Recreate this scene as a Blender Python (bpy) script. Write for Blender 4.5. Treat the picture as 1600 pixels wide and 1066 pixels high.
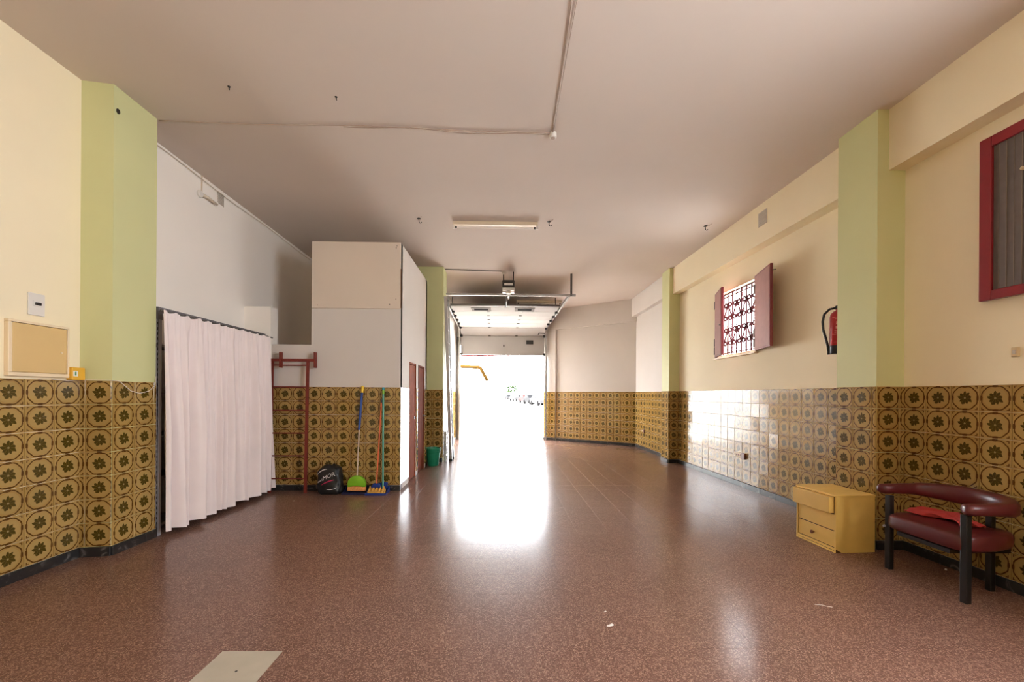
import bpy, bmesh, math, random
from mathutils import Matrix, Vector
random.seed(7)
for o in list(bpy.data.objects): bpy.data.objects.remove(o)
sc = bpy.context.scene
C = sc.collection
PI = math.pi

# ------------------------------------------------------------------ camera
CAM_H, F_PX, YAW, ROLL = 1.40, 660.0, 0.02, 0.0062
cd = bpy.data.cameras.new('camera'); cam = bpy.data.objects.new('camera', cd); C.objects.link(cam)
cd.sensor_fit = 'HORIZONTAL'; cd.sensor_width = 36.0
cd.lens = F_PX / 1600.0 * 36.0
cd.shift_y = (617 - 533) / 1600.0
cd.clip_start = 0.05; cd.clip_end = 600
cam.matrix_world = Matrix.Translation((0, 0, CAM_H)) @ Matrix.Rotation(-YAW, 4, 'Z') @ Matrix.Rotation(PI/2, 4, 'X') @ Matrix.Rotation(ROLL, 4, 'Z')
sc.camera = cam

# ------------------------------------------------------------------ sky, sun, exposure
sc.view_settings.view_transform = 'Standard'; sc.view_settings.look = 'None'
sc.view_settings.gamma = 1.0; sc.view_settings.use_curve_mapping = False
sc.view_settings.exposure = 0.41
w = bpy.data.worlds.new('sky'); sc.world = w; w.use_nodes = True
bg = w.node_tree.nodes['Background']
bg.inputs[0].default_value = (0.95, 1.0, 1.06, 1); bg.inputs[1].default_value = 24.0
sd = bpy.data.lights.new('sun', 'SUN'); sd.energy = 150.0; sd.angle = 0.02; sd.color = (1.0, .98, .95)
sun = bpy.data.objects.new('sun', sd); C.objects.link(sun)
sun.rotation_euler = Vector((-0.7, -0.12, 0.85)).to_track_quat('Z', 'Y').to_euler()
def portal(name, loc, rot, sx, sy):
    l = bpy.data.lights.new(name, 'AREA'); l.shape = 'RECTANGLE'; l.size = sx; l.size_y = sy
    l.cycles.is_portal = True
    o = bpy.data.objects.new(name, l); C.objects.link(o); o.location = loc; o.rotation_euler = rot
portal('portal_garage', (-0.065, 13.42, 1.33), (-PI/2, 0, 0), 2.7, 2.66)
portal('portal_window', (3.95, 6.65, 2.6), (0, PI/2, 0), 1.16, 1.2)
BACK_Y = -3.0; W3Y0, W3Y1, W3Z0, W3Z1 = -0.8, 1.3, 1.3, 3.2      # unseen window added behind the viewer to light the left side
portal('portal_added_window', (3.95, (W3Y0+W3Y1)/2, (W3Z0+W3Z1)/2), (0, PI/2, 0), W3Z1-W3Z0, W3Y1-W3Y0)
sc.cycles.use_denoising = True; sc.cycles.filter_width = 1.1
sc.cycles.max_bounces = 14; sc.cycles.diffuse_bounces = 8; sc.cycles.glossy_bounces = 5
sc.cycles.sample_clamp_indirect = 12.0

# ------------------------------------------------------------------ material helpers
MATS = {}
def lin(c):
    return tuple((v/12.92 if v <= .04045 else ((v+.055)/1.055)**2.4) for v in [x/255.0 for x in c])
def mat(name, rgb, rough=.5, metal=0.0, noise=0.0, nscale=6.0, bump=0.0, bscale=60.0, spec=.5, coat=0.0, emit=None):
    m = bpy.data.materials.new(name); m.use_nodes = True; MATS[name] = m
    nt = m.node_tree; N = nt.nodes; L = nt.links; b = N['Principled BSDF']
    col = lin(rgb) + (1,)
    b.inputs['Base Color'].default_value = col; b.inputs['Roughness'].default_value = rough
    b.inputs['Metallic'].default_value = metal; b.inputs['Specular IOR Level'].default_value = spec
    b.inputs['Coat Weight'].default_value = coat
    if emit:
        b.inputs['Emission Color'].default_value = lin(emit[0]) + (1,); b.inputs['Emission Strength'].default_value = emit[1]
    geo = None
    if noise or bump:
        geo = N.new('ShaderNodeNewGeometry')
    if noise:
        t = N.new('ShaderNodeTexNoise'); t.inputs['Scale'].default_value = nscale; t.inputs['Detail'].default_value = 5
        L.new(geo.outputs['Position'], t.inputs['Vector'])
        r = N.new('ShaderNodeMapRange'); r.inputs[1].default_value = .3; r.inputs[2].default_value = .7
        r.inputs[3].default_value = 1 - noise; r.inputs[4].default_value = 1 + noise
        L.new(t.outputs['Fac'], r.inputs[0])
        mx = N.new('ShaderNodeVectorMath'); mx.operation = 'SCALE'; mx.inputs[0].default_value = col[:3]
        L.new(r.outputs[0], mx.inputs['Scale']); L.new(mx.outputs[0], b.inputs['Base Color'])
    if bump:
        t = N.new('ShaderNodeTexNoise'); t.inputs['Scale'].default_value = bscale; t.inputs['Detail'].default_value = 4
        L.new(geo.outputs['Position'], t.inputs['Vector'])
        bp = N.new('ShaderNodeBump'); bp.inputs['Strength'].default_value = bump; bp.inputs['Distance'].default_value = .01
        L.new(t.outputs['Fac'], bp.inputs['Height']); L.new(bp.outputs[0], b.inputs['Normal'])
    return m

# paints and plain stuff
mat('ceiling_paint', (208, 195, 184), .9, noise=.03, nscale=.7, bump=.05, bscale=25)
mat('cream_paint', (238, 225, 193), .75, noise=.03, nscale=.9, bump=.05, bscale=30)
mat('pale_paint', (208, 201, 194), .8, noise=.03, nscale=.9, bump=.05, bscale=30)
mat('white_paint', (242, 236, 228), .8, noise=.03, nscale=.9, bump=.05, bscale=30)
mat('green_paint', (203, 204, 152), .6, noise=.03, nscale=1.2, bump=.04, bscale=30)
mat('board_paint', (214, 200, 184), .6, noise=.02, nscale=1.5)
mat('grout', (196, 168, 120), .9)
mat('wood_edge', (120, 78, 48), .7, noise=.15, nscale=14)
mat('door_wood', (134, 66, 38), .85, noise=.12, nscale=9, spec=.1)
mat('door_wood_dark', (112, 52, 30), .85, noise=.12, nscale=9, spec=.1)
mat('shutter_red', (112, 28, 34), .4, noise=.06, nscale=8)
mat('shutter_face', (150, 104, 98), .6, noise=.06, nscale=12)
mat('red_enamel', (128, 20, 28), .3, noise=.04)
mat('panel_slat', (92, 80, 72), .6, noise=.08, nscale=20)
mat('mesh_line', (130, 112, 96), .6)
mat('grille_red', (58, 15, 19), .6, spec=.1)
mat('grey_metal', (130, 128, 126), .4, .9)
mat('dark_metal', (60, 54, 50), .5, .6)
mat('alu', (190, 190, 192), .35, .9)
mat('galv', (168, 164, 160), .45, .7, noise=.06, nscale=20)
mat('zinc_dark', (98, 92, 86), .5, .6)
mat('black_plastic', (26, 24, 24), .45)
mat('black_lacquer', (18, 17, 17), .35)
mat('white_plastic', (222, 216, 208), .4)
mat('beige_plastic', (206, 182, 142), .45)
mat('panel_beige', (216, 184, 126), .5, noise=.02)
mat('frame_cream', (232, 212, 178), .45)
mat('yellow_box', (226, 172, 52), .45)
mat('label_white', (235, 232, 224), .5)
mat('label_green', (70, 140, 96), .5)
mat('cable', (214, 200, 180), .6)
mat('cable_grey', (176, 156, 140), .6)
mat('tube_white', (236, 228, 218), .3)
mat('fixture_cream', (222, 206, 180), .5)
mat('door_panel', (170, 166, 162), .95, noise=.02, nscale=2, spec=.03)
mat('vent_frame', (120, 116, 112), .9, spec=.03)
mat('matt_black', (22, 20, 20), .95, spec=.02)
mat('rust_red', (120, 42, 30), .55, .2, noise=.15, nscale=25)
mat('sack_black', (20, 19, 20), .45, noise=.1, nscale=10, bump=.4, bscale=18)
mat('print_white', (226, 222, 220), .5)
mat('print_magenta', (170, 28, 72), .5)
mat('green_plastic', (122, 178, 30), .4)
mat('green_bucket', (18, 132, 96), .4)
mat('orange_bristle', (222, 150, 84), .8, noise=.2, nscale=90, bump=.5, bscale=200)
mat('yellow_bristle', (226, 176, 84), .8, noise=.2, nscale=90, bump=.5, bscale=200)
mat('blue_plastic', (26, 54, 128), .4)
mat('navy_plastic', (14, 20, 60), .45)
mat('blue_sleeve', (34, 72, 142), .5)
mat('yellow_plastic', (224, 186, 40), .45)
mat('stick_grey', (190, 170, 150), .5)
mat('stick_orange', (212, 98, 52), .5)
mat('stick_teal', (92, 160, 140), .5)
mat('teal_tip', (30, 130, 150), .5)
mat('lime_grip', (120, 170, 50), .5)
mat('yellow_wood', (222, 184, 98), .5, noise=.05, nscale=7, bump=.05, bscale=40)
mat('knob_brown', (112, 62, 34), .4)
mat('shadow_gap', (84, 58, 28), .8)
mat('maroon_vinyl', (84, 28, 30), .33, noise=.08, nscale=6, bump=.06, bscale=30)
mat('red_cloth', (180, 56, 50), .9, noise=.08, nscale=30, bump=.3, bscale=120)
mat('ext_red', (168, 26, 30), .3)
mat('ext_print', (216, 130, 120), .5)
mat('curtain_cloth', (230, 218, 216), .95, noise=.03, nscale=4, bump=.12, bscale=300)
mat('rack_grey', (116, 112, 116), .5, .4, noise=.06, nscale=20)
mat('shelf_board', (120, 112, 104), .6)
mat('stain_white', (206, 190, 182), .7)
mat('concrete', (196, 192, 186), .9, noise=.04, nscale=.6)
mat('outside_wall', (226, 224, 220), .9)
mat('orange_steel', (40, 27, 9), .9, spec=.0)
mat('leaf', (30, 38, 22), .9, noise=.3, nscale=3, spec=.0)
mat('bark', (84, 66, 50), .9)
mat('car_dark', (12, 12, 13), .6, spec=.02); mat('car_grey', (40, 40, 42), .6, spec=.02); mat('car_red', (34, 12, 11), .6, spec=.02)
mat('car_glass', (10, 11, 12), .5, spec=.02); mat('tyre', (12, 12, 12), .9, spec=.0)
mat('leaning_board', (214, 208, 204), .6, noise=.08, nscale=1.4)
mat('repair_tile', (172, 164, 148), .45, noise=.06, nscale=8)
mat('floor_joint', (92, 70, 60), .95, spec=.05)
mat('paper', (232, 224, 216), .8)
mat('vent_grey', (188, 178, 164), .6)

def nodes_of(name, rough=.5):
    m = bpy.data.materials.new(name); m.use_nodes = True; MATS[name] = m
    return m, m.node_tree.nodes, m.node_tree.links, m.node_tree.nodes['Principled BSDF']
def mth(N, L, op, a, b=None, c=None):
    n = N.new('ShaderNodeMath'); n.operation = op
    for i, v in enumerate((a, b, c)):
        if v is None: continue
        if isinstance(v, (int, float)): n.inputs[i].default_value = v
        else: L.new(v, n.inputs[i])
    return n.outputs[0]
def sstep(N, L, e0, e1, x):
    n = N.new('ShaderNodeMapRange'); n.interpolation_type = 'SMOOTHSTEP'
    n.inputs[1].default_value = e0; n.inputs[2].default_value = e1
    L.new(x, n.inputs[0]); return n.outputs[0]
def mixc(N, L, f, a, b):
    n = N.new('ShaderNodeMix'); n.data_type = 'RGBA'
    if isinstance(f, (int, float)): n.inputs[0].default_value = f
    else: L.new(f, n.inputs[0])
    for i, v in ((6, a), (7, b)):
        if isinstance(v, tuple): n.inputs[i].default_value = lin(v) + (1,)
        else: L.new(v, n.inputs[i])
    return n.outputs[2]

def make_wall_tile():
    m, N, L, b = nodes_of('wall_tile')
    tc = N.new('ShaderNodeTexCoord'); sp = N.new('ShaderNodeSeparateXYZ'); L.new(tc.outputs['Object'], sp.inputs[0])
    oi = N.new('ShaderNodeObjectInfo'); rnd = oi.outputs['Random']
    # small waviness of the print
    nz = N.new('ShaderNodeTexNoise'); nz.inputs['Scale'].default_value = 55; nz.inputs['Detail'].default_value = 2
    L.new(tc.outputs['Object'], nz.inputs['Vector'])
    wob = mth(N, L, 'SUBTRACT', nz.outputs['Fac'], .5)
    u, v = sp.outputs['X'], sp.outputs['Z']
    au, av = mth(N, L, 'ABSOLUTE', u), mth(N, L, 'ABSOLUTE', v)
    r = mth(N, L, 'SQRT', mth(N, L, 'ADD', mth(N, L, 'MULTIPLY', u, u), mth(N, L, 'MULTIPLY', v, v)))
    q = mth(N, L, 'POWER', mth(N, L, 'ADD', mth(N, L, 'POWER', au, 2.5), mth(N, L, 'POWER', av, 2.5)), 1/2.5)
    th = mth(N, L, 'ARCTAN2', v, u)
    # ring
    scal = mth(N, L, 'MULTIPLY', mth(N, L, 'COSINE', mth(N, L, 'MULTIPLY', th, 8.0)), .0022)
    qq = mth(N, L, 'ADD', mth(N, L, 'ADD', q, scal), mth(N, L, 'MULTIPLY', wob, .006))
    ring = mth(N, L, 'SUBTRACT', 1.0, sstep(N, L, .0022, .0060, mth(N, L, 'ABSOLUTE', mth(N, L, 'SUBTRACT', qq, .0885))))
    inner = mth(N, L, 'SUBTRACT', 1.0, sstep(N, L, .074, .078, r))
    # corner figure
    d = mth(N, L, 'SUBTRACT', .103, mth(N, L, 'MAXIMUM', au, av))
    cl = mth(N, L, 'SUBTRACT', 1.0, sstep(N, L, .0018, .0045, mth(N, L, 'ABSOLUTE', mth(N, L, 'SUBTRACT', d, .0145))))
    dmin = mth(N, L, 'MINIMUM', au, av)
    cl = mth(N, L, 'MULTIPLY', cl, sstep(N, L, .070, .076, dmin))
    # beads along the ring
    bead = mth(N, L, 'MULTIPLY', sstep(N, L, .6, .8, mth(N, L, 'COSINE', mth(N, L, 'MULTIPLY', th, 4.0))),
               mth(N, L, 'SUBTRACT', 1.0, sstep(N, L, .003, .006, mth(N, L, 'ABSOLUTE', mth(N, L, 'SUBTRACT', r, .094)))))
    dark = mth(N, L, 'MAXIMUM', mth(N, L, 'MAXIMUM', ring, cl), bead)
    # flower with lobed rim
    ph = mth(N, L, 'ADD', mth(N, L, 'MULTIPLY', th, 9.0), mth(N, L, 'MULTIPLY', r, 60.0))
    lob = mth(N, L, 'MULTIPLY', mth(N, L, 'SINE', ph), .0065)
    lob2 = mth(N, L, 'MULTIPLY', mth(N, L, 'SINE', mth(N, L, 'MULTIPLY', th, 4.0)), .003)
    fr = mth(N, L, 'ADD', mth(N, L, 'ADD', r, lob), mth(N, L, 'ADD', lob2, mth(N, L, 'MULTIPLY', wob, .03)))
    flower = mth(N, L, 'SUBTRACT', 1.0, sstep(N, L, .0435, .0480, fr))
    vein = sstep(N, L, .35, .9, mth(N, L, 'SINE', mth(N, L, 'ADD', mth(N, L, 'MULTIPLY', th, 9.0), 2.2)))
    heart = mth(N, L, 'SUBTRACT', 1.0, sstep(N, L, .006, .009, r))
    # colours
    base = mixc(N, L, rnd, (156, 124, 66), (170, 138, 80))
    c = mixc(N, L, mth(N, L, 'MULTIPLY', inner, .5), base, (168, 140, 84))
    c = mixc(N, L, dark, c, (82, 50, 16))
    fcol = mixc(N, L, mth(N, L, 'MULTIPLY', vein, .6), (72, 58, 18), (104, 82, 32))
    c = mixc(N, L, flower, c, fcol)
    c = mixc(N, L, mth(N, L, 'MULTIPLY', heart, .8), c, (150, 130, 84))
    L.new(c, b.inputs['Base Color'])
    b.inputs['Roughness'].default_value = .10
    b.inputs['Specular IOR Level'].default_value = .34
    g = N.new('ShaderNodeNewGeometry')
    n2 = N.new('ShaderNodeTexNoise'); n2.inputs['Scale'].default_value = 22; n2.inputs['Detail'].default_value = 3
    L.new(g.outputs['Position'], n2.inputs['Vector'])
    hgt = mth(N, L, 'SUBTRACT', n2.outputs['Fac'], mth(N, L, 'MULTIPLY', mth(N, L, 'MAXIMUM', dark, flower), .22))
    bp = N.new('ShaderNodeBump'); bp.inputs['Strength'].default_value = .12; bp.inputs['Distance'].default_value = .002
    L.new(hgt, bp.inputs['Height']); L.new(bp.outputs[0], b.inputs['Normal'])
make_wall_tile()

def make_terrazzo():
    m, N, L, b = nodes_of('terrazzo')
    g = N.new('ShaderNodeNewGeometry'); P = g.outputs['Position']
    oi = N.new('ShaderNodeObjectInfo')
    v1 = N.new('ShaderNodeTexVoronoi'); v1.inputs['Scale'].default_value = 130; L.new(P, v1.inputs['Vector'])
    v2 = N.new('ShaderNodeTexVoronoi'); v2.inputs['Scale'].default_value = 240; L.new(P, v2.inputs['Vector'])
    s1 = N.new('ShaderNodeSeparateColor'); L.new(v1.outputs['Color'], s1.inputs[0])
    s2 = N.new('ShaderNodeSeparateColor'); L.new(v2.outputs['Color'], s2.inputs[0])
    big = N.new('ShaderNodeTexNoise'); big.inputs['Scale'].default_value = .8; big.inputs['Detail'].default_value = 6; L.new(P, big.inputs['Vector'])
    base = mixc(N, L, big.outputs['Fac'], (100, 72, 62), (118, 86, 74))
    base = mixc(N, L, mth(N, L, 'MULTIPLY', oi.outputs['Random'], .25), base, (128, 92, 80))
    lt = mth(N, L, 'GREATER_THAN', s1.outputs[0], .80)
    dk = mth(N, L, 'LESS_THAN', s1.outputs[1], .22)
    lt2 = mth(N, L, 'GREATER_THAN', s2.outputs[0], .86)
    c = mixc(N, L, mth(N, L, 'MULTIPLY', dk, .5), base, (84, 54, 44))
    c = mixc(N, L, mth(N, L, 'MULTIPLY', lt, .35), c, (176, 138, 118))
    c = mixc(N, L, mth(N, L, 'MULTIPLY', lt2, .45), c, (196, 164, 142))
    L.new(c, b.inputs['Base Color'])
    rn = N.new('ShaderNodeTexNoise'); rn.inputs['Scale'].default_value = 1.6; rn.inputs['Detail'].default_value = 7; L.new(P, rn.inputs['Vector'])
    mr = N.new('ShaderNodeMapRange'); mr.inputs[1].default_value = .3; mr.inputs[2].default_value = .7; mr.inputs[3].default_value = .17; mr.inputs[4].default_value = .21
    L.new(rn.outputs['Fac'], mr.inputs[0]); L.new(mr.outputs[0], b.inputs['Roughness'])
    b.inputs['Specular IOR Level'].default_value = .14; b.inputs['Coat Weight'].default_value = .22; b.inputs['Coat Roughness'].default_value = .36; b.inputs['Coat IOR'].default_value = 1.45
make_terrazzo()

def make_marble():
    m, N, L, b = nodes_of('dark_marble')
    g = N.new('ShaderNodeNewGeometry')
    n = N.new('ShaderNodeTexNoise'); n.inputs['Scale'].default_value = 9; n.inputs['Detail'].default_value = 8; n.inputs['Distortion'].default_value = 1.5
    L.new(g.outputs['Position'], n.inputs['Vector'])
    c = mixc(N, L, sstep(N, L, .55, .75, n.outputs['Fac']), (38, 36, 36), (110, 104, 100))
    L.new(c, b.inputs['Base Color']); b.inputs['Roughness'].default_value = .3
make_marble()

def make_slotted():
    m, N, L, b = nodes_of('slotted_steel')
    g = N.new('ShaderNodeNewGeometry'); sp = N.new('ShaderNodeSeparateXYZ'); L.new(g.outputs['Position'], sp.inputs[0])
    fz = mth(N, L, 'FRACT', mth(N, L, 'MULTIPLY', sp.outputs['Z'], 1/.05))
    sl = mth(N, L, 'LESS_THAN', mth(N, L, 'ABSOLUTE', mth(N, L, 'SUBTRACT', fz, .5)), .26)
    fx = mth(N, L, 'FRACT', mth(N, L, 'MULTIPLY', mth(N, L, 'ADD', sp.outputs['X'], 10.0), 1/.02))
    sx = mth(N, L, 'LESS_THAN', mth(N, L, 'ABSOLUTE', mth(N, L, 'SUBTRACT', fx, .5)), .2)
    c = mixc(N, L, mth(N, L, 'MULTIPLY', sl, sx), (160, 158, 164), (50, 48, 50))
    L.new(c, b.inputs['Base Color']); b.inputs['Roughness'].default_value = .5; b.inputs['Metallic'].default_value = .0
make_slotted()

# ------------------------------------------------------------------ mesh helpers
class MB:
    def __init__(s): s.v = []; s.f = []
    def add(s, vs, fs, M=None):
        k = len(s.v)
        s.v += [tuple(M @ Vector(p)) if M else tuple(p) for p in vs]
        s.f += [tuple(i + k for i in f) for f in fs]; return s
    def box(s, x0, x1, y0, y1, z0, z1, M=None):
        vs = [(x0,y0,z0),(x1,y0,z0),(x1,y1,z0),(x0,y1,z0),(x0,y0,z1),(x1,y0,z1),(x1,y1,z1),(x0,y1,z1)]
        return s.add(vs, [(0,3,2,1),(4,5,6,7),(0,1,5,4),(1,2,6,5),(2,3,7,6),(3,0,4,7)], M)
    def prism(s, poly, a0, a1, axis='z', M=None):
        n = len(poly)
        def P(p, a): return {'z': (p[0], p[1], a), 'y': (p[0], a, p[1]), 'x': (a, p[0], p[1])}[axis]
        vs = [P(p, a0) for p in poly] + [P(p, a1) for p in poly]
        fs = [tuple(range(n))[::-1], tuple(range(n, 2*n))] + [(i, (i+1) % n, n+(i+1) % n, n+i) for i in range(n)]
        return s.add(vs, fs, M)
    def rings(s, rings, cap0=True, cap1=True, closed=False, M=None):
        n = len(rings[0]); vs = [p for r in rings for p in r]; fs = []; m = len(rings)
        for j in range(m if closed else m-1):
            a, b2 = j*n, ((j+1) % m)*n
            for i in range(n): fs.append((a+i, a+(i+1) % n, b2+(i+1) % n, b2+i))
        if not closed:
            if cap0: fs.append(tuple(range(n))[::-1])
            if cap1: fs.append(tuple(range((m-1)*n, m*n)))
        return s.add(vs, fs, M)
    def tube(s, path, r, n=8, M=None, closed=False):
        path = [Vector(p) for p in path]; rs = r if isinstance(r, (list, tuple)) else [r]*len(path)
        rings = []; prev = None
        for i, p in enumerate(path):
            if closed: t = path[(i+1) % len(path)] - path[i-1]
            else: t = path[min(i+1, len(path)-1)] - path[max(i-1, 0)]
            t.normalize()
            ref = prev if prev is not None else (Vector((0,0,1)) if abs(t.z) < .9 else Vector((1,0,0)))
            a = (ref - t*ref.dot(t)).normalized(); prev = a; b2 = t.cross(a)
            rings.append([tuple(p + (a*math.cos(2*PI*k/n) + b2*math.sin(2*PI*k/n))*rs[i]) for k in range(n)])
        return s.rings(rings, closed=closed, M=M)
    def lathe(s, prof, n=20, c=(0,0,0), M=None, cap0=True, cap1=True):
        rings = [[(c[0]+r*math.cos(2*PI*k/n), c[1]+r*math.sin(2*PI*k/n), c[2]+z) for k in range(n)] for r, z in prof]
        return s.rings(rings, cap0, cap1, M=M)
    def build(s, name, m, parent=None, smooth=False, bevel=0.0, seg=2, auto=False):
        me = bpy.data.meshes.new(name); me.from_pydata(s.v, [], s.f); me.validate(); me.update()
        bm = bmesh.new(); bm.from_mesh(me); bmesh.ops.recalc_face_normals(bm, faces=bm.faces)
        if bevel:
            es = [e for e in bm.edges if len(e.link_faces) == 2 and e.calc_face_angle(0) > .6]
            bmesh.ops.bevel(bm, geom=es, offset=bevel, segments=seg, affect='EDGES', profile=.5, clamp_overlap=True)
        bm.to_mesh(me); bm.free()
        me.materials.append(MATS[m])
        if smooth:
            for p in me.polygons: p.use_smooth = True
            if auto or bevel:
                me.set_sharp_from_angle(angle=.7)
        o = bpy.data.objects.new(name, me); C.objects.link(o)
        if parent: o.parent = parent
        return o
def tag(o, label=None, cat=None, group=None, kind=None):
    if label: o['label'] = label
    if cat: o['category'] = cat
    if group: o['group'] = group
    if kind: o['kind'] = kind
    return o
def thing(name, label, cat, loc=(0,0,0), rz=0.0, group=None, kind=None):
    o = bpy.data.objects.new(name, None); C.objects.link(o); o.location = loc; o.rotation_euler = (0, 0, rz)
    o.empty_display_size = .1
    return tag(o, label, cat, group, kind)
def struct(o, label, cat): return tag(o, label, cat, None, 'structure')
def copy_tree(o, parent=None):
    c = o.copy(); C.objects.link(c); c.parent = parent
    for ch in list(o.children): copy_tree(ch, c)
    return c
def arc(c, r, a0, a1, n, plane='yz', x=0):
    out = []
    for i in range(n+1):
        a = a0 + (a1-a0)*i/n; p, q = c[0]+r*math.cos(a), c[1]+r*math.sin(a)
        out.append({'yz': (x, p, q), 'xz': (p, x, q), 'xy': (p, q, x)}[plane])
    return out

H = 4.05                 # ceiling
TP, TV, BASE = .2085, .2025, .080   # tile pitch across, up; baseboard height
TT = BASE + 7*TV         # top of the tiled dado
ROWS = 7

# ------------------------------------------------------------------ tiles on walls
_tile_cache = {}
def tile_mesh(u0, u1, v0, v1):
    key = tuple(round(k, 4) for k in (u0, u1, v0, v1))
    if key in _tile_cache: return _tile_cache[key]
    c, t = .0022, .009
    out = [(u0, v0), (u1, v0), (u1, v1), (u0, v1)]
    inn = [(u0+c, v0+c), (u1-c, v0+c), (u1-c, v1-c), (u0+c, v1-c)]
    vs = [(a, .012, b) for a, b in out] + [(a, -t+.002, b) for a, b in out] + [(a, -t, b) for a, b in inn]
    fs = [(8, 9, 10, 11)]
    for i in range(4):
        j = (i+1) % 4
        fs += [(i, j, 4+j, 4+i), (4+i, 4+j, 8+j, 8+i)]
    me = bpy.data.meshes.new('tile'); me.from_pydata(vs, [], fs); me.update(); me.materials.append(MATS['wall_tile'])
    _tile_cache[key] = me; return me
def tile_run(parent, A, B, off=0.0, z0=BASE, rows=ROWS, tilt=.0035, pu=TP):
    """tiles on the wall face that runs from A to B with the room on the right hand of A->B (as seen from above)"""
    A, B = Vector(A), Vector(B); d = (B - A); ln = d.length; d.normalize()
    ang = math.atan2(d.y, d.x)
    g = .0017; k = 0; u = -off
    while u < ln - .004:
        a, b = max(u, 0), min(u + pu, ln)
        if b - a > .012:
            cu = u + pu/2
            me_u0, me_u1 = a - cu + g, b - cu - g
            for r in range(rows):
                me = tile_mesh(me_u0, me_u1, -TV/2+g, TV/2-g)
                o = bpy.data.objects.new('tile', me); C.objects.link(o); o.parent = parent
                p = A + d*cu
                o.location = (p.x, p.y, z0 + TV*(r+.5))
                o.rotation_euler = (random.gauss(0, tilt), 0, ang + random.gauss(0, tilt))
        u += pu; k += 1
def base_run(name, A, B, label, off=0.0, piece=.34):
    A, B = Vector(A), Vector(B); d = B - A; ln = d.length; d.normalize(); n = Vector((d.y, -d.x))
    root = None; u = -off
    M = Matrix.Translation((A.x, A.y, 0)) @ Matrix.Rotation(math.atan2(d.y, d.x), 4, 'Z')
    root = struct(thing(name, None, None, (A.x, A.y, 0), math.atan2(d.y, d.x)), label, 'baseboard')
    while u < ln - .01:
        a, b = max(u, 0), min(u+piece, ln)
        if b - a > .02:
            MB().box(a+.001, b-.001, -.013-random.random()*.002, .01, .0005, BASE-.002).build('baseboard_piece', 'dark_marble', root, bevel=.0015, seg=1)
        u += piece
    return root
def wallseg(mb, A, B, z0, z1, t=.16):
    """solid wall with its room face on A->B (room on the right hand)"""
    A, B = Vector(A), Vector(B); d = (B-A).normalized(); n = Vector((-d.y, d.x))*t
    mb.prism([tuple(A), tuple(B), tuple(B+n), tuple(A+n)], z0, z1)
    return mb

# ------------------------------------------------------------------ floor
fl = struct(MB().box(-4.1, 4.1, BACK_Y-.2, 13.45, -.12, -.0012).build('floor', 'floor_joint'), 'brown speckled terrazzo floor with a glossy worn finish', 'floor')
FP = .325; FX0, FY0 = -1.515, 1.995
def visible_xy(x, y):
    return y > 1.75 and abs((x - .02*y)/y*660) < 830
cells = []
i0, i1 = int((-4.1-FX0)//FP), int((4.0-FX0)//FP)
j0, j1 = int((BACK_Y-FY0)//FP), int((13.4-FY0)//FP)
for j in range(j0, j1+1):
    for i in range(i0, i1+1):
        x, y = FX0+(i+.5)*FP, FY0+(j+.5)*FP
        if y > 13.4 or x < -3.75 or x > 3.8: continue
        if y > 8.9 and x < -1.6: continue
        if y > 11.3 and x > 3.75 - (y-11.3)*1.25: continue
        cells.append((i, j, x, y))
near = sorted([c for c in cells if visible_xy(c[2], c[3]) and not (c[2] < -3.3 and 4.1 < c[3] < 6.2) and not (c[2] < -1.5 and c[3] > 6.2)], key=lambda c: c[3])[:300]
nearset = {(c[0], c[1]) for c in near}
def floor_tile_geo(mb, cx, cy):
    a = FP/2 - .0005; c = .00012
    vs = [(cx-a,cy-a,-.012),(cx+a,cy-a,-.012),(cx+a,cy+a,-.012),(cx-a,cy+a,-.012)]
    vs += [(p[0],p[1],-c) for p in vs[:4]]
    vs += [(cx+sx*(a-c), cy+sy*(a-c), 0) for sx, sy in ((-1,-1),(1,-1),(1,1),(-1,1))]
    fs = [(8,9,10,11)]
    for i in range(4):
        j = (i+1) % 4; fs += [(i,j,4+j,4+i),(4+i,4+j,8+j,8+i)]
    mb.add(vs, fs)
mb = MB(); floor_tile_geo(mb, 0, 0); ft0 = mb.build('floor_tile', 'terrazzo', fl)
first = True
for i, j, x, y in near:
    o = ft0 if first else ft0.copy()
    if not first: C.objects.link(o)
    first = False; o.parent = fl
    o.location = (x, y, random.uniform(-.0003, 0)); o.rotation_euler = (random.gauss(0, .0003), random.gauss(0, .0003), 0)
    if (i, j) == (0, 0):
        o.data = o.data.copy(); o.data.materials.clear(); o.data.materials.append(MATS['repair_tile'])
        o['label'] = 'pale grey replacement floor tile'
        MB().lathe([(.0065, 0), (.0065, .0006)], 12, (.016, -.005, .0001)).build('drill_hole', 'black_plastic', o)
mb = MB()
for i, j, x, y in cells:
    if (i, j) not in nearset: floor_tile_geo(mb, x, y)
tag(mb.build('floor_tile_field', 'terrazzo', fl), kind='stuff')

# ------------------------------------------------------------------ ceiling
struct(MB().box(-4.1, 4.1, BACK_Y-.2, 13.5, H, H+.2).build('ceiling', 'ceiling_paint'), 'flat off-white painted ceiling with cables', 'ceiling')

# ------------------------------------------------------------------ walls: left side
def wall(name, label, segs, m, t=.16):
    mb = MB()
    for A, B, z0, z1 in segs: wallseg(mb, A, B, z0, z1, t)
    return struct(mb.build(name, m), label, 'wall')
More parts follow.
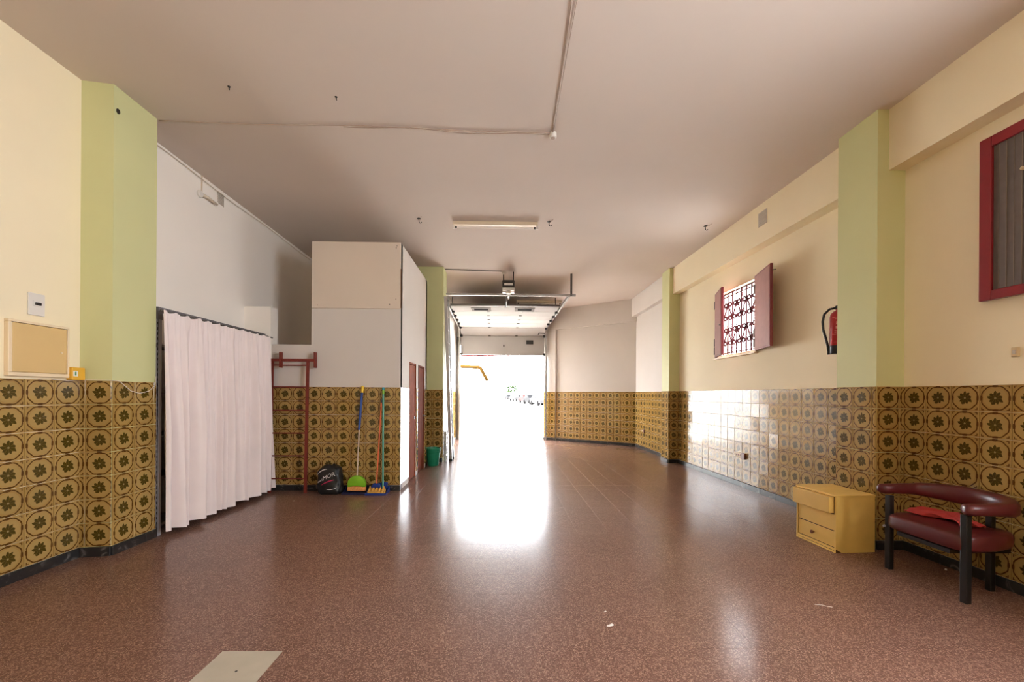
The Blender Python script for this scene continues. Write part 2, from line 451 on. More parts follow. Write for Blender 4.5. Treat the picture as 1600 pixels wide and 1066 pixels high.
# room on the right hand: along a left wall one walks towards +Y
L0, L1 = (-3.60, BACK_Y), (-3.60, 3.66)
w_ln = wall('wall_left_near', 'cream wall with tiled dado at the left edge', [(L0, L1, 0, H)], 'cream_paint')
tile_run(w_ln, (-3.6, 3.66-8*TP), L1)
base_run('baseboard_left_near', (-3.59, 1.5), (-3.59, 3.64), 'dark marble skirting under the left cream wall')
P1, P2, P3 = (-3.60, 3.66), (-3.365, 3.70), (-3.37, 4.16)
pl = struct(MB().prism([P1, P2, P3, (-3.8, 4.16), (-3.8, 3.66)], 0, H).build('wall_pillar_left', 'green_paint'), 'pale green square pillar between cream wall and curtain', 'pillar')
tile_run(pl, P1, P2, off=.16)
tile_run(pl, P2, P3, off=.0, pu=.215)
base_run('baseboard_pillar_left', (-3.60, 3.65), (-3.355, 3.69), 'dark skirting on the front of left green pillar')
base_run('baseboard_pillar_left_side', (-3.355, 3.69), (-3.36, 4.16), 'dark skirting on the side of left green pillar')
w_lf = wall('wall_left_far', 'off-white wall behind and above the curtain', [((-3.67, 4.16), (-3.80, 8.9), 0, H), ((-3.8, 8.85), (-1.7, 8.85), 0, H)], 'white_paint')

# low wall, pier and cubicle
BX0, BX1, BY, BYE, BZ = -2.78, -1.50, 6.16, 8.25, 3.60
low = MB().box(-3.36, BX0, BY, BY+.12, 0, 2.105)
low.box(BX0, BX1, BY, BY+.10, 0, 2.63)
low.box(BX0, BX1, BY+.018, BY+.10, 2.63, BZ)
low = struct(low.build('wall_partition_front', 'pale_paint'), 'front wall of the boxed-in cubicle, tiled below, plastered above', 'wall')
tile_run(low, (-3.36, BY), (BX1, BY), off=.10, pu=.2085)
base_run('baseboard_partition', (-3.36, BY-.004), (BX1+.012, BY-.004), 'dark skirting along the tiled cubicle front')
up = MB().box(BX0, BX1-.006, BY, BY+.018, 2.637, BZ).build('upper_board', 'board_paint', low)
for x, z in ((-1.57, 3.52), (-1.56, 3.55), (-1.57, 2.78), (-1.66, 2.70), (-2.70, 2.68)):
    MB().lathe([(.007, 0), (.005, .003)], 8, M=Matrix.Translation((x, BY, z)) @ Matrix.Rotation(PI/2, 4, 'X')).build('screw', 'dark_metal', up)
MB().box(BX1-.012, BX1+.004, BY+.002, BY+.016, 2.65, 3.22).build('raw_edge', 'wood_edge', low)
struct(MB().box(-3.80, -3.35, BY-.03, BY+.16, 0, 2.645).build('wall_pier', 'white_paint'), 'short white pier at the far end of the curtain', 'wall')
side = MB(); DZ = 1.915
D1, D2 = (6.74, 7.26), (7.44, 8.02)
for y0, y1 in ((BY+.02, D1[0]), (D1[1], D2[0]), (D2[1], BYE)): side.box(BX1-.10, BX1, y0, y1, 0, DZ)
side.box(BX1-.10, BX1, BY+.02, BYE, DZ, BZ)
side.box(BX0, BX1, BYE-.1, BYE, 0, BZ); side.box(BX0, BX0+.1, BY+.1, BYE, 0, BZ); side.box(BX0, BX1-.002, BY+.05, BYE, BZ-.03, BZ-.001)
side = struct(side.build('wall_partition_side', 'pale_paint'), 'side wall of the cubicle with two brown doors', 'wall')
tile_run(side, (BX1, BY), (BX1, D1[0]-.03), off=.02)
tile_run(side, (BX1, D1[1]+.03), (BX1, D2[0]-.03))
tile_run(side, (BX1, D2[1]+.03), (BX1, BYE), off=.03)
for n, (a, b), m in ((1, D1, 'door_wood'), (2, D2, 'door_wood_dark')):
    t = struct(thing('door_%d' % n, None, None, (BX1, a, 0)), ('nearer' if n == 1 else 'farther') + ' brown wooden door in the side of the cubicle', 'door')
    ww = b - a
    MB().box(-.045, -.008, .03, ww-.03, .01, DZ-.035).build('leaf', m, t, bevel=.003)
    for k, q in ((0, (0.0, .03)), (1, (ww-.03, ww))): MB().box(-.098, .004, q[0], q[1], 0, DZ-.001).build('jamb', m, t, bevel=.003)
    MB().box(-.098, .004, .03, ww-.03, DZ-.03, DZ-.001).build('head', m, t, bevel=.003)
    h = MB().lathe([(.022, 0), (.022, .006)], 12, M=Matrix.Translation((-.008, ww-.09, 1.0)) @ Matrix.Rotation(PI/2, 4, 'Y'))
    h = h.build('handle', 'grey_metal', t)
    MB().tube([(-.002, ww-.09, 1.0), (.035, ww-.09, 1.0), (.037, ww-.18, 1.0)], .007, 8).build('lever', 'grey_metal', h, smooth=True)

# far left pillar and passage wall
FP0 = (-1.80, 8.80); FPX = -1.262
pf = struct(MB().box(FP0[0], FPX, 8.80, 9.28, 0, H).build('wall_pillar_far_left', 'green_paint'), 'pale green pillar behind the green bucket', 'pillar')
tile_run(pf, (FP0[0], 8.80), (FPX, 8.80), off=.09)
tile_run(pf, (FPX, 8.80), (FPX, 9.28))
base_run('baseboard_pillar_far_left', (-1.79, 8.796), (FPX, 8.796), 'dark skirting on the far left green pillar')
PWX = -1.50
w_pl = wall('wall_passage_left', 'white wall left of the garage door tracks', [((PWX, 9.28), (PWX, 13.3), 0, H)], 'white_paint')
tile_run(w_pl, (PWX, 11.7), (PWX, 13.25))
# ------------------------------------------------------------------ front wall with garage opening
GX0, GX1, GZ = -1.41, 1.28, 2.95
g = MB().box(-1.66, GX0, 13.3, 13.46, 0, H).box(GX1, 1.6, 13.3, 13.46, 0, H).box(GX0, GX1, 13.3, 13.46, GZ, H)
struct(g.build('wall_front', 'pale_paint'), 'end wall framing the open garage doorway', 'wall')

# angled far wall (room on the right hand walking from door to corner)
def pt(A, B, t): return (A[0]+(B[0]-A[0])*t, A[1]+(B[1]-A[1])*t)
JA, JB = (1.30, 13.30), (3.62, 11.51)
w_an = MB(); d_an = (Vector(JB)-Vector(JA)).normalized(); n_in = Vector((-d_an.y, d_an.x)) * -1
def offp(p, k): return (p[0]+n_in.x*k, p[1]+n_in.y*k)
AL = (Vector(JB)-Vector(JA)).length
def onA(u, k=0.0): q = Vector(JA)+d_an*u; return offp((q.x, q.y), k)
wallseg(w_an, JA, onA(AL+.1), 0, H)
def strip(mb, u0, u1, k, z0, z1): mb.prism([onA(u0, k), onA(u1, k), onA(u1, -.02), onA(u0, -.02)], z0, z1)
strip(w_an, 0.0, .42, .06, 0, H); strip(w_an, AL-.34, AL+.03, .02, 0, H); strip(w_an, .42, AL+.03, .06, 3.42, H)
w_an = struct(w_an.build('wall_angled', 'pale_paint'), 'angled off-white wall right of the garage door, tiled below', 'wall')
tile_run(w_an, onA(0, .06), onA(.42, .06)); tile_run(w_an, onA(.42), onA(AL-.34)); tile_run(w_an, onA(AL-.34, .02), onA(AL, .02))
base_run('baseboard_doorway', onA(0, .064), onA(.42, .064), 'dark skirting beside the garage door jamb')
base_run('baseboard_angled', onA(.42, .004), onA(AL-.34, .004), 'dark skirting along the angled far wall')
base_run('baseboard_corner', onA(AL-.34, .024), onA(AL, .024), 'dark skirting at the corner end of the angled wall')

# ------------------------------------------------------------------ right side: walk towards -Y
RP0, RP1 = 8.70, 9.10
w_rf = wall('wall_right_far', 'off-white wall between angled wall and far pillar', [((3.62, 11.6), (3.62, RP1), 0, H)], 'pale_paint')
tile_run(w_rf, (3.62, 11.51), (3.62, RP1))
base_run('baseboard_right_far', (3.616, 11.5), (3.616, RP1), 'dark skirting under the far right off-white wall')
prf = struct(MB().box(3.43, 3.8, RP0, RP1, 0, H).build('wall_pillar_far_right', 'green_paint'), 'narrow pale green pillar beyond the window wall', 'pillar')
tile_run(prf, (3.43, RP1), (3.43, RP0)); tile_run(prf, (3.43, RP0), (3.645, RP0))
base_run('baseboard_pillar_far_right', (3.43, RP0-.004), (3.64, RP0-.004), 'dark skirting on the front of the far right pillar')
base_run('baseboard_pillar_far_right_side', (3.426, RP1), (3.426, RP0), 'dark skirting on the side of the far right pillar')
MA, MBp = (3.645, 8.70), (3.725, 4.28)
def onM(y, k=0.0):
    t = (MA[1]-y)/(MA[1]-MBp[1]); return (MA[0]+(MBp[0]-MA[0])*t - k, y)
WY0, WY1, WZ0, WZ1 = 6.08, 7.22, 2.05, 3.15
w_rm = MB()
for A, B, z0, z1 in ((MA, onM(WY1), 0, H), (onM(WY1), onM(WY0), 0, WZ0), (onM(WY1), onM(WY0), WZ1, H), (onM(WY0), MBp, 0, H)): wallseg(w_rm, A, B, z0, z1, .2)
w_rm = struct(w_rm.build('wall_right_middle', 'cream_paint'), 'long cream right wall holding the shuttered window', 'wall')
tile_run(w_rm, MA, MBp, off=.02, tilt=.010)
base_run('baseboard_right_middle', onM(8.69, .004), onM(4.29, .004), 'dark skirting under the window wall')
RNY0, RNY1 = 3.82, 4.28
prn = struct(MB().box(3.43, 3.95, RNY0, RNY1, 0, H).build('wall_pillar_right', 'green_paint'), 'large pale green pillar between extinguisher and red-framed panel', 'pillar')
tile_run(prn, (3.43, RNY1), (3.43, RNY0), off=.0); tile_run(prn, (3.43, RNY0), (3.69, RNY0), off=.0)
base_run('baseboard_pillar_right', (3.43, RNY0-.004), (3.69, RNY0-.004), 'dark skirting on the front of the large right pillar')
base_run('baseboard_pillar_right_side', (3.426, RNY1), (3.426, RNY0), 'dark skirting on the side of the large right pillar')
w_rn = wall('wall_right_near', 'cream wall with tiled dado behind the armchair', [((3.69, RNY0), (3.69, W3Y1), 0, H), ((3.69, W3Y1), (3.69, W3Y0), 0, W3Z0), ((3.69, W3Y1), (3.69, W3Y0), W3Z1, H), ((3.69, W3Y0), (3.69, BACK_Y), 0, H)], 'cream_paint')
w3 = struct(thing('added_window', None, None, (3.69, (W3Y0+W3Y1)/2, W3Z0)), 'unseen open window added in the right wall behind the viewer for light', 'window')
_w, _h = (W3Y1-W3Y0)/2, W3Z1-W3Z0
MB().box(.02, .10, -_w, -_w+.05, 0, _h).box(.02, .10, _w-.05, _w, 0, _h).box(.02, .10, -_w+.05, _w-.05, 0, .05).box(.02, .10, -_w+.05, _w-.05, _h-.05, _h).box(.02, .10, -.025, .025, .05, _h-.05).build('window_frame', 'shutter_red', w3)
tile_run(w_rn, (3.69, RNY0), (3.69, 2.1))
base_run('baseboard_right_near', (3.686, RNY0), (3.686, 2.0), 'dark skirting behind the maroon armchair')
# ceiling beams
struct(MB().box(3.535, 3.72, BACK_Y, RNY0, 3.49, H).build('trim_1', 'cream_paint'), 'cream boxed beam at top of the near right wall', 'beam')
struct(MB().prism([(3.55, RNY1), (3.85, RNY1), (3.85, RP0), (3.50, RP0)], 3.51, H).build('trim_2', 'cream_paint'), 'cream boxed beam above the shuttered window', 'beam')
struct(MB().box(3.50, 3.7, RP1, 11.75, 3.55, H).build('trim_3', 'pale_paint'), 'off-white boxed beam beyond the far right pillar', 'beam')

# back wall behind the camera
struct(MB().box(-3.8, 3.9, BACK_Y-.16, BACK_Y, 0, H).build('wall_back', 'cream_paint'), 'plain cream wall behind the viewer', 'wall')

# ------------------------------------------------------------------ window 1: grille, shutters
wx = onM(6.65)[0]
win = struct(thing('window_1', None, None, (wx, 6.65, WZ0)), 'barred window with open maroon shutters in the cream right wall', 'window')
hw, hh = (WY1-WY0)/2, WZ1-WZ0
fr = MB().box(-.012, .19, -hw, -hw+.03, 0, hh).box(-.012, .19, hw-.03, hw, 0, hh).box(-.012, .19, -hw+.03, hw-.03, hh-.03, hh).box(-.012, .19, -hw+.03, hw-.03, 0, .03)
fr.build('window_frame', 'frame_cream', win)
MB().box(-.05, .02, -hw-.03, hw+.03, -.025, .0).build('window_sill', 'frame_cream', win, bevel=.004)
gr = MB().box(.05, .07, -hw+.03, hw-.03, hh-.10, hh-.085)
gr = gr.build('grille_rail', 'grille_red', win)
MB().box(.05, .07, -hw+.03, hw-.03, hh-.05, hh-.035).build('grille_rail', 'grille_red', win)
MB().box(.05, .07, -hw+.03, hw-.03, .06, .075).build('grille_rail', 'grille_red', win)
nb = 8; ys = [-hw+.03 + (2*hw-.06)*(k+.5)/nb for k in range(nb)]
barm = None
for y in ys:
    if barm is None: barm = MB().box(.054, .066, -.013, .013, .03, hh-.03).build('grille_bar', 'grille_red', win); o = barm
    else: o = barm.copy(); C.objects.link(o); o.parent = win
    o.location = (0, y, 0)
def scroll_pts(hgt, rad, s):
    p = []
    for i in range(15):                         # upper curl
        a = PI*1.9*(1-i/14) ; r = rad*(.35+.65*i/14)
        p.append((0, s*(r*math.cos(a+PI*.0)-rad*.0), hgt/2-rad + r*math.sin(a)))
    q = [(x, -y, -z) for x, y, z in p][::-1]
    return p + q
sm = MB().tube([(0.06, y, z) for _, y, z in scroll_pts(.30, .048, 1)], .012, 6)
sm = sm.build('grille_scroll', 'grille_red', win, smooth=True); k = 0
for zc in (.34, .76):
    for i in range(nb-1):
        o = sm if k == 0 else sm.copy()
        if k: C.objects.link(o); o.parent = win
        o.location = (0, (ys[i]+ys[i+1])/2, zc); o.scale = (1, 1 if i % 2 else -1, 1); k += 1
def shutter_mesh(hinge, tip):
    A, B = Vector(hinge), Vector(tip); d = (B-A); ln = d.length; ang = math.atan2(d.y, d.x)
    M = Matrix.Translation((A.x-wx, A.y-6.65, 0)) @ Matrix.Rotation(ang, 4, 'Z')
    return M, ln
for hinge, tip, flip in (((wx-.035, 7.20), (wx-.20, 6.67), 1), ((wx-.03, 6.06), (wx-.19, 5.45), -1)):
    M, ln = shutter_mesh(hinge, tip)
    s = MB().box(0, ln, -.018, .018, .01, hh-.005, M).build('shutter', 'shutter_red', win, bevel=.003)
    for sgn in (1, -1):
        MB().box(.018, ln-.03, sgn*.018, sgn*.021, .035, hh-.03, M).build('shutter_panel', 'shutter_face', s)
    for z in (.06, .2, hh-.26):
        MB().box(-.03, .03, -.026, .026, z, z+.13, M).build('hinge', 'dark_metal', s, bevel=.004)
    MB().lathe([(.012, 0), (.010, .02), (.004, .026)], 10, M=M @ Matrix.Translation((ln-.06, flip*-.02, .5)) @ Matrix.Rotation(flip*PI/2, 4, 'X')).build('knob', 'alu', s, smooth=True)
MB().tube([(-.19, -1.21, hh-.1), (-.16, -1.24, hh-.1)], .006, 6).build('catch', 'dark_metal', win)

# ------------------------------------------------------------------ window 2: red frame with slatted panel
w2 = struct(thing('window_2', None, None, (3.69, 2.62, 2.15)), 'red-framed dark slatted panel high on the near right wall', 'window')
W2, H2 = .56, 1.22
MB().box(-.035, .02, -W2, W2, .0, H2).build('outer_frame', 'shutter_red', w2, bevel=.004)
f2 = MB()
for y0, y1, z0, z1 in ((-W2+.03, -W2+.10, -.02, H2-.02), (W2-.11, W2-.03, -.02, H2-.02), (-W2+.10, W2-.11, -.02, .05), (-W2+.10, W2-.11, H2-.10, H2-.02)):
    f2.box(-.075, -.03, y0, y1, z0, z1)
f2.build('inner_frame', 'red_enamel', w2, bevel=.006)
y = -W2+.10; k = 0
while y < W2-.115:
    y1 = min(y+.046, W2-.11)
    s = MB().box(-.058+.003*(k % 2), -.03, y+.0008, y1-.0008, .05, H2-.10).build('slat', 'panel_slat', w2)
    MB().box(-.0605, -.05, y1-.003, y1-.0008, .052, H2-.102).build('slat_joint', 'mesh_line', s) if y1 < W2-.12 else None
    y += .046; k += 1
MB().lathe([(.014, 0), (.012, .016), (.004, .02)], 12, M=Matrix.Translation((-.058, .265, .86)) @ Matrix.Rotation(-PI/2, 4, 'Y')).build('knob', 'beige_plastic', w2, smooth=True)

# ------------------------------------------------------------------ garage door (sectional, raised)
gd = struct(thing('door_3', None, None, (0, 13.2, 0)), 'raised white sectional garage door on overhead tracks', 'door')
DY = 13.2
prof = [(13.20, 2.635), (13.20, 3.235), (12.78, 3.43), (12.22, 3.465), (11.70, 3.475), (11.15, 3.485), (10.62, 3.49), (10.08, 3.495)]
def skx(y): return -.035 + .02*(13.2-y)   # the tracks run slightly askew
for k in range(len(prof)-1):
    (ya, za), (yb, zb) = prof[k], prof[k+1]
    d = Vector((0, yb-ya, zb-za)); ln = d.length; a = math.atan2(d.z, -d.y)
    x0 = (skx(ya)+skx(yb))/2
    M = Matrix.Translation((x0, ya-DY, za)) @ Matrix.Rotation(-a, 4, 'X')
    p = MB().box(-1.30, 1.30, -ln+.004, -.004, .0, .04, M).build('door_section', 'door_panel', gd, bevel=.006)
    for sx in (-.42, .42):
        if k > 0: MB().box(sx-.035, sx+.035, -.045, .03, -.012, .0, M).build('hinge', 'zinc_dark', p)
    for sx in (-1.29, 1.29):
        MB().box(sx-.035, sx+.035, -.06, .0, -.05, -.002, M).build('roller_bracket', 'black_plastic', p)
    if k == 6:
        for sx in (-.58, .48):
            v = MB().box(sx-.24, sx+.24, -.47, -.07, -.012, .0, M).build('vent', 'vent_frame', p, bevel=.004)
            MB().box(sx-.17, sx+.17, -.37, -.20, -.015, -.011, M).build('vent_slot', 'matt_black', v)
    if k == 0:
        MB().box(.70, .92, -.03, .0, 2.98, 3.10, Matrix.Translation((0, .0, 0))).build('lock_plate', 'black_plastic', p, bevel=.004)
        MB().box(-.02, .02, -.03, .0, 2.90, 2.96).build('pull', 'dark_metal', p)
        MB().box(-1.30, 1.30, -.01, .05, 2.605, 2.634, Matrix.Translation((x0, 0, 0))).build('rubber_seal', 'red_enamel', p)
MB().box(-1.30, 1.30, .02, .06, .002, .05, Matrix.Translation((skx(10.08), 10.0-DY, 3.50))).build('stiffener', 'zinc_dark', gd)
for s in (-1, 1):
    xa, xb = s*1.345 + skx(13.1), s*1.375 + skx(9.2)
    path = [(xa, 13.12-DY, .0), (xa, 13.12-DY, 3.10)]
    path += [(xa, p[1]-DY, p[2]) for p in arc((12.76, 3.13), .36, 0, PI/2*.95, 8, 'yz', 0)]
    path += [(xb, 9.2-DY, 3.575)]
    tr = MB()
    for i in range(len(path)-1):
        A, B = Vector(path[i]), Vector(path[i+1]); d = B-A
        q = d.to_track_quat('Y', 'Z').to_matrix().to_4x4()
        tr.box(-.022, .022, -.004, d.length+.004, -.03, .03, Matrix.Translation(A) @ q)
    tr.build('track', 'galv', gd)
    MB().box(s*1.38-.05+skx(13.2), s*1.38+.05+skx(13.2), .03, .09, 0, 3.2).build('track_jamb', 'zinc_dark', gd)
    xr = s*1.40 + skx(11.5)
    MB().box(xr-.012, xr+.012, 11.5-DY-.012, 11.5-DY+.012, 3.50, H).build('hanger', 'zinc_dark', gd)
MB().box(-1.50, 1.56, 9.2-DY-.02, 9.2-DY+.02, 3.555, 3.60).build('cross_bar', 'galv', gd)
MB().box(1.465-.02, 1.465+.02, 9.2-DY-.02, 9.2-DY+.02, 3.56, H).build('hanger', 'zinc_dark', gd)
MB().tube([(-1.35, 13.05-DY, 3.78), (1.3, 13.05-DY, 3.78)], .03, 10).build('spring_shaft', 'zinc_dark', gd, smooth=True)
MB().tube([(1.24, 12.7-DY, 3.25), (1.05, 12.7-DY, 3.26), (1.03, 12.7-DY, 3.2)], .012, 6).build('latch_handle', 'dark_metal', gd)

op = thing('garage_door_opener', 'grey ceiling-hung motor with a rail above the garage door', 'motor', (.09, 9.15, 3.62))
MB().box(-.13, .13, -.16, .20, .0, .07).build('lower_shell', 'white_plastic', op, bevel=.015)
b_ = MB().box(-.13, .13, -.17, .20, .072, .225).build('upper_shell', 'dark_metal', op, bevel=.02)
MB().box(-.09, .09, -.178, -.168, .105, .155).build('lamp_lens', 'white_plastic', b_, bevel=.003)
for s in (-1, 1): MB().box(s*.105-.012, s*.105+.012, -.05, -.035, .22, H-3.62).build('strap', 'dark_metal', op)
MB().box(-.03, .03, .20, 3.95, .02, .05).build('rail', 'galv', op)
MB().box(-.05, .05, -.10, .02, -.05, .0).build('sprocket_cover', 'white_plastic', op, bevel=.01)
MB().tube([(-.02, .1, -.02), (-.045, .6, -.10), (-.05, .84, -.13)], .02, 8).build('drive_arm', 'dark_metal', op, smooth=True)
MB().tube([(-.05, .5, -.02), (-.05, .52, -.22)], .006, 6).build('release_cord', 'black_plastic', op)

# ------------------------------------------------------------------ outside
struct(MB().box(-80, 80, 13.46, 260, -.3, -.01).build('ground_outside', 'concrete'), 'bright concrete yard and road beyond the garage opening', 'ground')
ow = MB().prism([(-2.3, 13.6), (-.22, 18.6), (-.42, 18.7), (-2.5, 13.7)], 0, 1.9)
struct(ow.build('wall_outside', 'outside_wall'), 'white rendered yard wall left of the driveway', 'wall')
tag(MB().box(-.2, -.08, 18.55, 18.67, -.01, .52).build('bollard', 'grey_metal', bevel=.01), 'short grey post at the end of the white yard wall', 'post')
arm = thing('bent_pole', 'thin orange bent pole seen through the garage opening', 'pole', (-2.6, 17, 0))
MB().tube([(0, 0, 0), (0, 0, 2.4)] + arc((.15, 2.4), .15, PI, PI/2, 5, 'xz', 0) + [(1.55, 0, 2.50)] + arc((1.55, 2.33), .17, PI/2, .4, 5, 'xz', 0) + [(1.95, 0, 1.95)], .065, 8).build('mast', 'orange_steel', arm, smooth=True)
MB().box(-.12, .12, -.12, .12, -.01, .02).build('base_plate', 'dark_metal', arm)
def make_car(mname):
    t = thing('parked_car', None, 'car')
    prof_ = [(-2.1, .35), (-2.1, .75), (-1.9, .9), (-1.0, .95), (-.5, 1.4), (.9, 1.42), (1.5, .98), (2.05, .9), (2.1, .35)]
    MB().prism(prof_, -.82, .82, 'y').build('car_body', mname, t, bevel=.05)
    MB().prism([(-.85, .97), (-.42, 1.33), (.82, 1.35), (1.32, 1.0)], -.835, .835, 'y').build('side_glass', 'car_glass', t)
    for x in (-1.3, 1.3):
        for y in (-.74, .74):
            MB().lathe([(.32, -.1), (.32, .1)], 16, M=Matrix.Translation((x, y, .32)) @ Matrix.Rotation(PI/2, 4, 'X')).build('wheel', 'tyre', t)
    return t
carspots = [(4.9, 56, 'car_grey', 'grey parked car, the nearest in the row outside'), (4.3, 64, 'car_dark', 'dark parked car, second in the row outside'),
            (4.0, 73, 'car_red', 'red-brown parked car midway along the row outside'), (3.6, 82, 'car_dark', 'dark parked car beyond the red-brown one outside'),
            (2.6, 96, 'car_grey', 'grey parked car near the far end of the row outside'), (1.6, 112, 'car_dark', 'dark parked car, the farthest in the row outside')]
for x, y, m, lab in carspots:
    c = make_car(m); c.location = (x, y, -.01); c.rotation_euler = (0, 0, PI/2+.25); tag(c, lab, 'car', 'cars parked along the road outside')
tr = thing('small_tree', 'small round tree beyond the parked cars outside', 'tree', (2.2, 118, -.01))
MB().tube([(0, 0, 0), (.05, 0, 1.2), (0, .05, 2.2)], [.12, .1, .06], 8).build('trunk', 'bark', tr, smooth=True)
lf = MB(); rr = random.Random(3)
for k in range(900):
    a, b_, q = rr.uniform(0, 2*PI), math.acos(rr.uniform(-1, 1)), rr.uniform(.5, 1.0)
    c = Vector((1.7*q*math.sin(b_)*math.cos(a), 1.7*q*math.sin(b_)*math.sin(a), 3.0 + 1.3*q*math.cos(b_)))
    R = Matrix.Rotation(rr.uniform(0, 6), 4, 'Z') @ Matrix.Rotation(rr.uniform(0, 3), 4, 'X')
    lf.add([(-.12, -.06, 0), (.12, -.06, .03), (.16, .06, 0), (-.1, .08, .02)], [(0, 1, 2, 3)], Matrix.Translation(c) @ R)
lf.build('foliage', 'leaf', tr)

# ------------------------------------------------------------------ ceiling fittings
def fluorescent(loc, ln, label):
    t = thing('fluorescent_lamp', label, 'lamp', loc, 0, 'fluorescent ceiling lamps')
    MB().box(-ln/2, ln/2, -.045, .045, -.055, 0).build('body', 'fixture_cream', t, bevel=.006)
    MB().tube([(-ln/2+.03, -.01, -.085), (ln/2-.03, -.01, -.085)], .016, 12).build('tube', 'tube_white', t, smooth=True, auto=True)
    for s in (-1, 1):
        c = MB().box(s*(ln/2-.012)-.014, s*(ln/2-.012)+.014, -.032, .012, -.108, -.05).build('end_cap', 'white_plastic', t, bevel=.004)
        MB().tube([(s*(ln/2-.035), -.01, -.085), (s*(ln/2-.06), -.01, -.085)], .0168, 12).build('pin_collar', 'dark_metal', c)
fluorescent((-.14, 6.50, H), 1.30, 'unlit fluorescent batten in the middle of the ceiling')
fluorescent((.98, 11.85, H), 1.27, 'unlit fluorescent batten above the raised garage door')

def hook(loc, label, big=True):
    t = thing('ceiling_hook', label, 'hook', loc, 0, 'small hooks left in the ceiling')
    if big:
        MB().lathe([(.03, 0), (.03, -.006), (.012, -.012)], 12).build('plate', 'dark_metal', t)
        MB().tube([(0, 0, -.01), (0, 0, -.05)] + arc((.018, -.05), .018, PI, 2*PI, 6, 'xz', 0), .005, 6).build('stem', 'dark_metal', t, smooth=True)
        MB().tube([(0, 0, -.02), (.03, -.03, -.012), (.05, -.09, -.004)], .004, 5).build('wire_end', 'cable_grey', t)
    else:
        MB().lathe([(.012, 0), (.010, -.006)], 10).build('plate', 'dark_metal', t)
        MB().tube([(0, 0, 0), (.004, 0, -.03)], .004, 6).build('stem', 'dark_metal', t)
hook((-1.29, 6.40, H), 'ceiling hook left of the middle fluorescent batten')
hook((.68, 6.44, H), 'ceiling hook right of the middle fluorescent batten')
hook((3.13, 6.52, H), 'ceiling hook near the beam above the shuttered window')
hook((-1.51, 3.80, H), 'small dark stub in the ceiling above the long cable', False)
hook((-2.39, 3.70, H), 'tiny dark stub in the ceiling nearest the left pillar', False)
jb = thing('junction_box', 'small round junction box where two ceiling cables meet', 'junction box', (.483, 4.263, H))
MB().lathe([(.036, 0), (.036, -.045), (.030, -.052)], 18).build('housing', 'white_plastic', jb, smooth=True, auto=True)
MB().lathe([(.024, -.052), (.022, -.056)], 16).build('cover', 'cable_grey', jb)
def cable(name, pts, r, label, m='cable_grey'):
    return tag(MB().tube(pts, r*.8, 6).build(name, m, smooth=True), label, 'cable')
def wob(A, B, n, amp, ph=0.0, axis=1):
    out = []
    for i in range(n+1):
        t = i/n; p = [A[k]+(B[k]-A[k])*t for k in range(3)]
        p[axis] += amp*math.sin(t*9+ph)*math.sin(PI*t); out.append(tuple(p))
    return out
zc = H-.008
cable('ceiling_cable', wob((-3.36, 4.17, zc), (.46, 4.25, zc), 40, .018), .0065, 'twin ceiling cable strand running from left pillar, straighter one')
cable('ceiling_cable', wob((-1.6, 4.215, zc), (.46, 4.275, zc-.002), 30, .03, 2.2), .0055, 'sagging ceiling cable strand joining the junction box')
cable('ceiling_cable', [(.475, 4.23, zc), (.465, 3.6, zc), (.455, 3.16, zc), (.44, 2.8, zc), (.42, 1.5, zc)], .0065, 'ceiling cable running from junction box towards the viewer')
cable('ceiling_cable', [(.485, 4.23, zc), (.478, 3.6, zc), (.475, 3.16, zc), (.475, 2.8, zc), (.47, 1.5, zc)], .004, 'thin second ceiling cable beside the one from the junction box')
cable('conduit', [(-1.25, 8.95, H-.012), (-.05, 9.0, H-.02)], .012, 'conduit on the ceiling leading to the door motor', 'zinc_dark')
tag(MB().lathe([(.05, 0), (.05, -.05), (.04, -.06)], 16).build('ceiling_socket', 'vent_grey', smooth=True, auto=True), 'round ceiling socket above the door motor', 'socket').location = (.0, 9.05, H)
cable('wall_cable', [(-3.655+.0-(y-4.2)*.0274, y, H-.05+.012*math.sin(y*3)) for y in [4.3+.2*k for k in range(21)]], .006, 'cable along the top of the off-white left wall', 'cable')

# wall lamp holder and vents
lh = thing('lamp_holder', 'bare lamp holder with a drop conduit high on the left wall', 'lamp', (-3.702, 5.22, 3.81))
MB().tube([(.012, 0, .0), (.012, 0, .235)], .008, 8).build('conduit', 'cable', lh)
MB().lathe([(.045, 0), (.045, .02), (.03, .035)], 16, M=Matrix.Rotation(PI/2, 4, 'Y') @ Matrix.Translation((0, -.03, 0))).build('rose', 'white_plastic', lh, smooth=True, auto=True)
MB().tube([(.03, 0, 0), (.05, .07, -.005), (.05, .22, -.02)], [.02, .016, .013], 10).build('holder_arm', 'cable', lh, smooth=True)
def vent(name, loc, rz, s, label):
    t = thing(name, label, 'vent', loc, rz, 'wall vents')
    MB().box(-s, s, 0, .012, -s, s).build('plate', 'vent_grey', t, bevel=.003)
    for k in range(7):
        z = -s*.75 + k*s*.25
        MB().box(-s*.8, s*.8, -.005, .001, z-.006, z+.004).build('louvre', 'vent_grey', t)
vent('wall_vent', (-3.708, 5.58, 3.935), PI/2, .08, 'square vent plate high on the off-white left wall')
vent('wall_vent', (3.525, 5.71, 3.84), -PI/2, .095, 'square vent plate on the beam above the shuttered window')

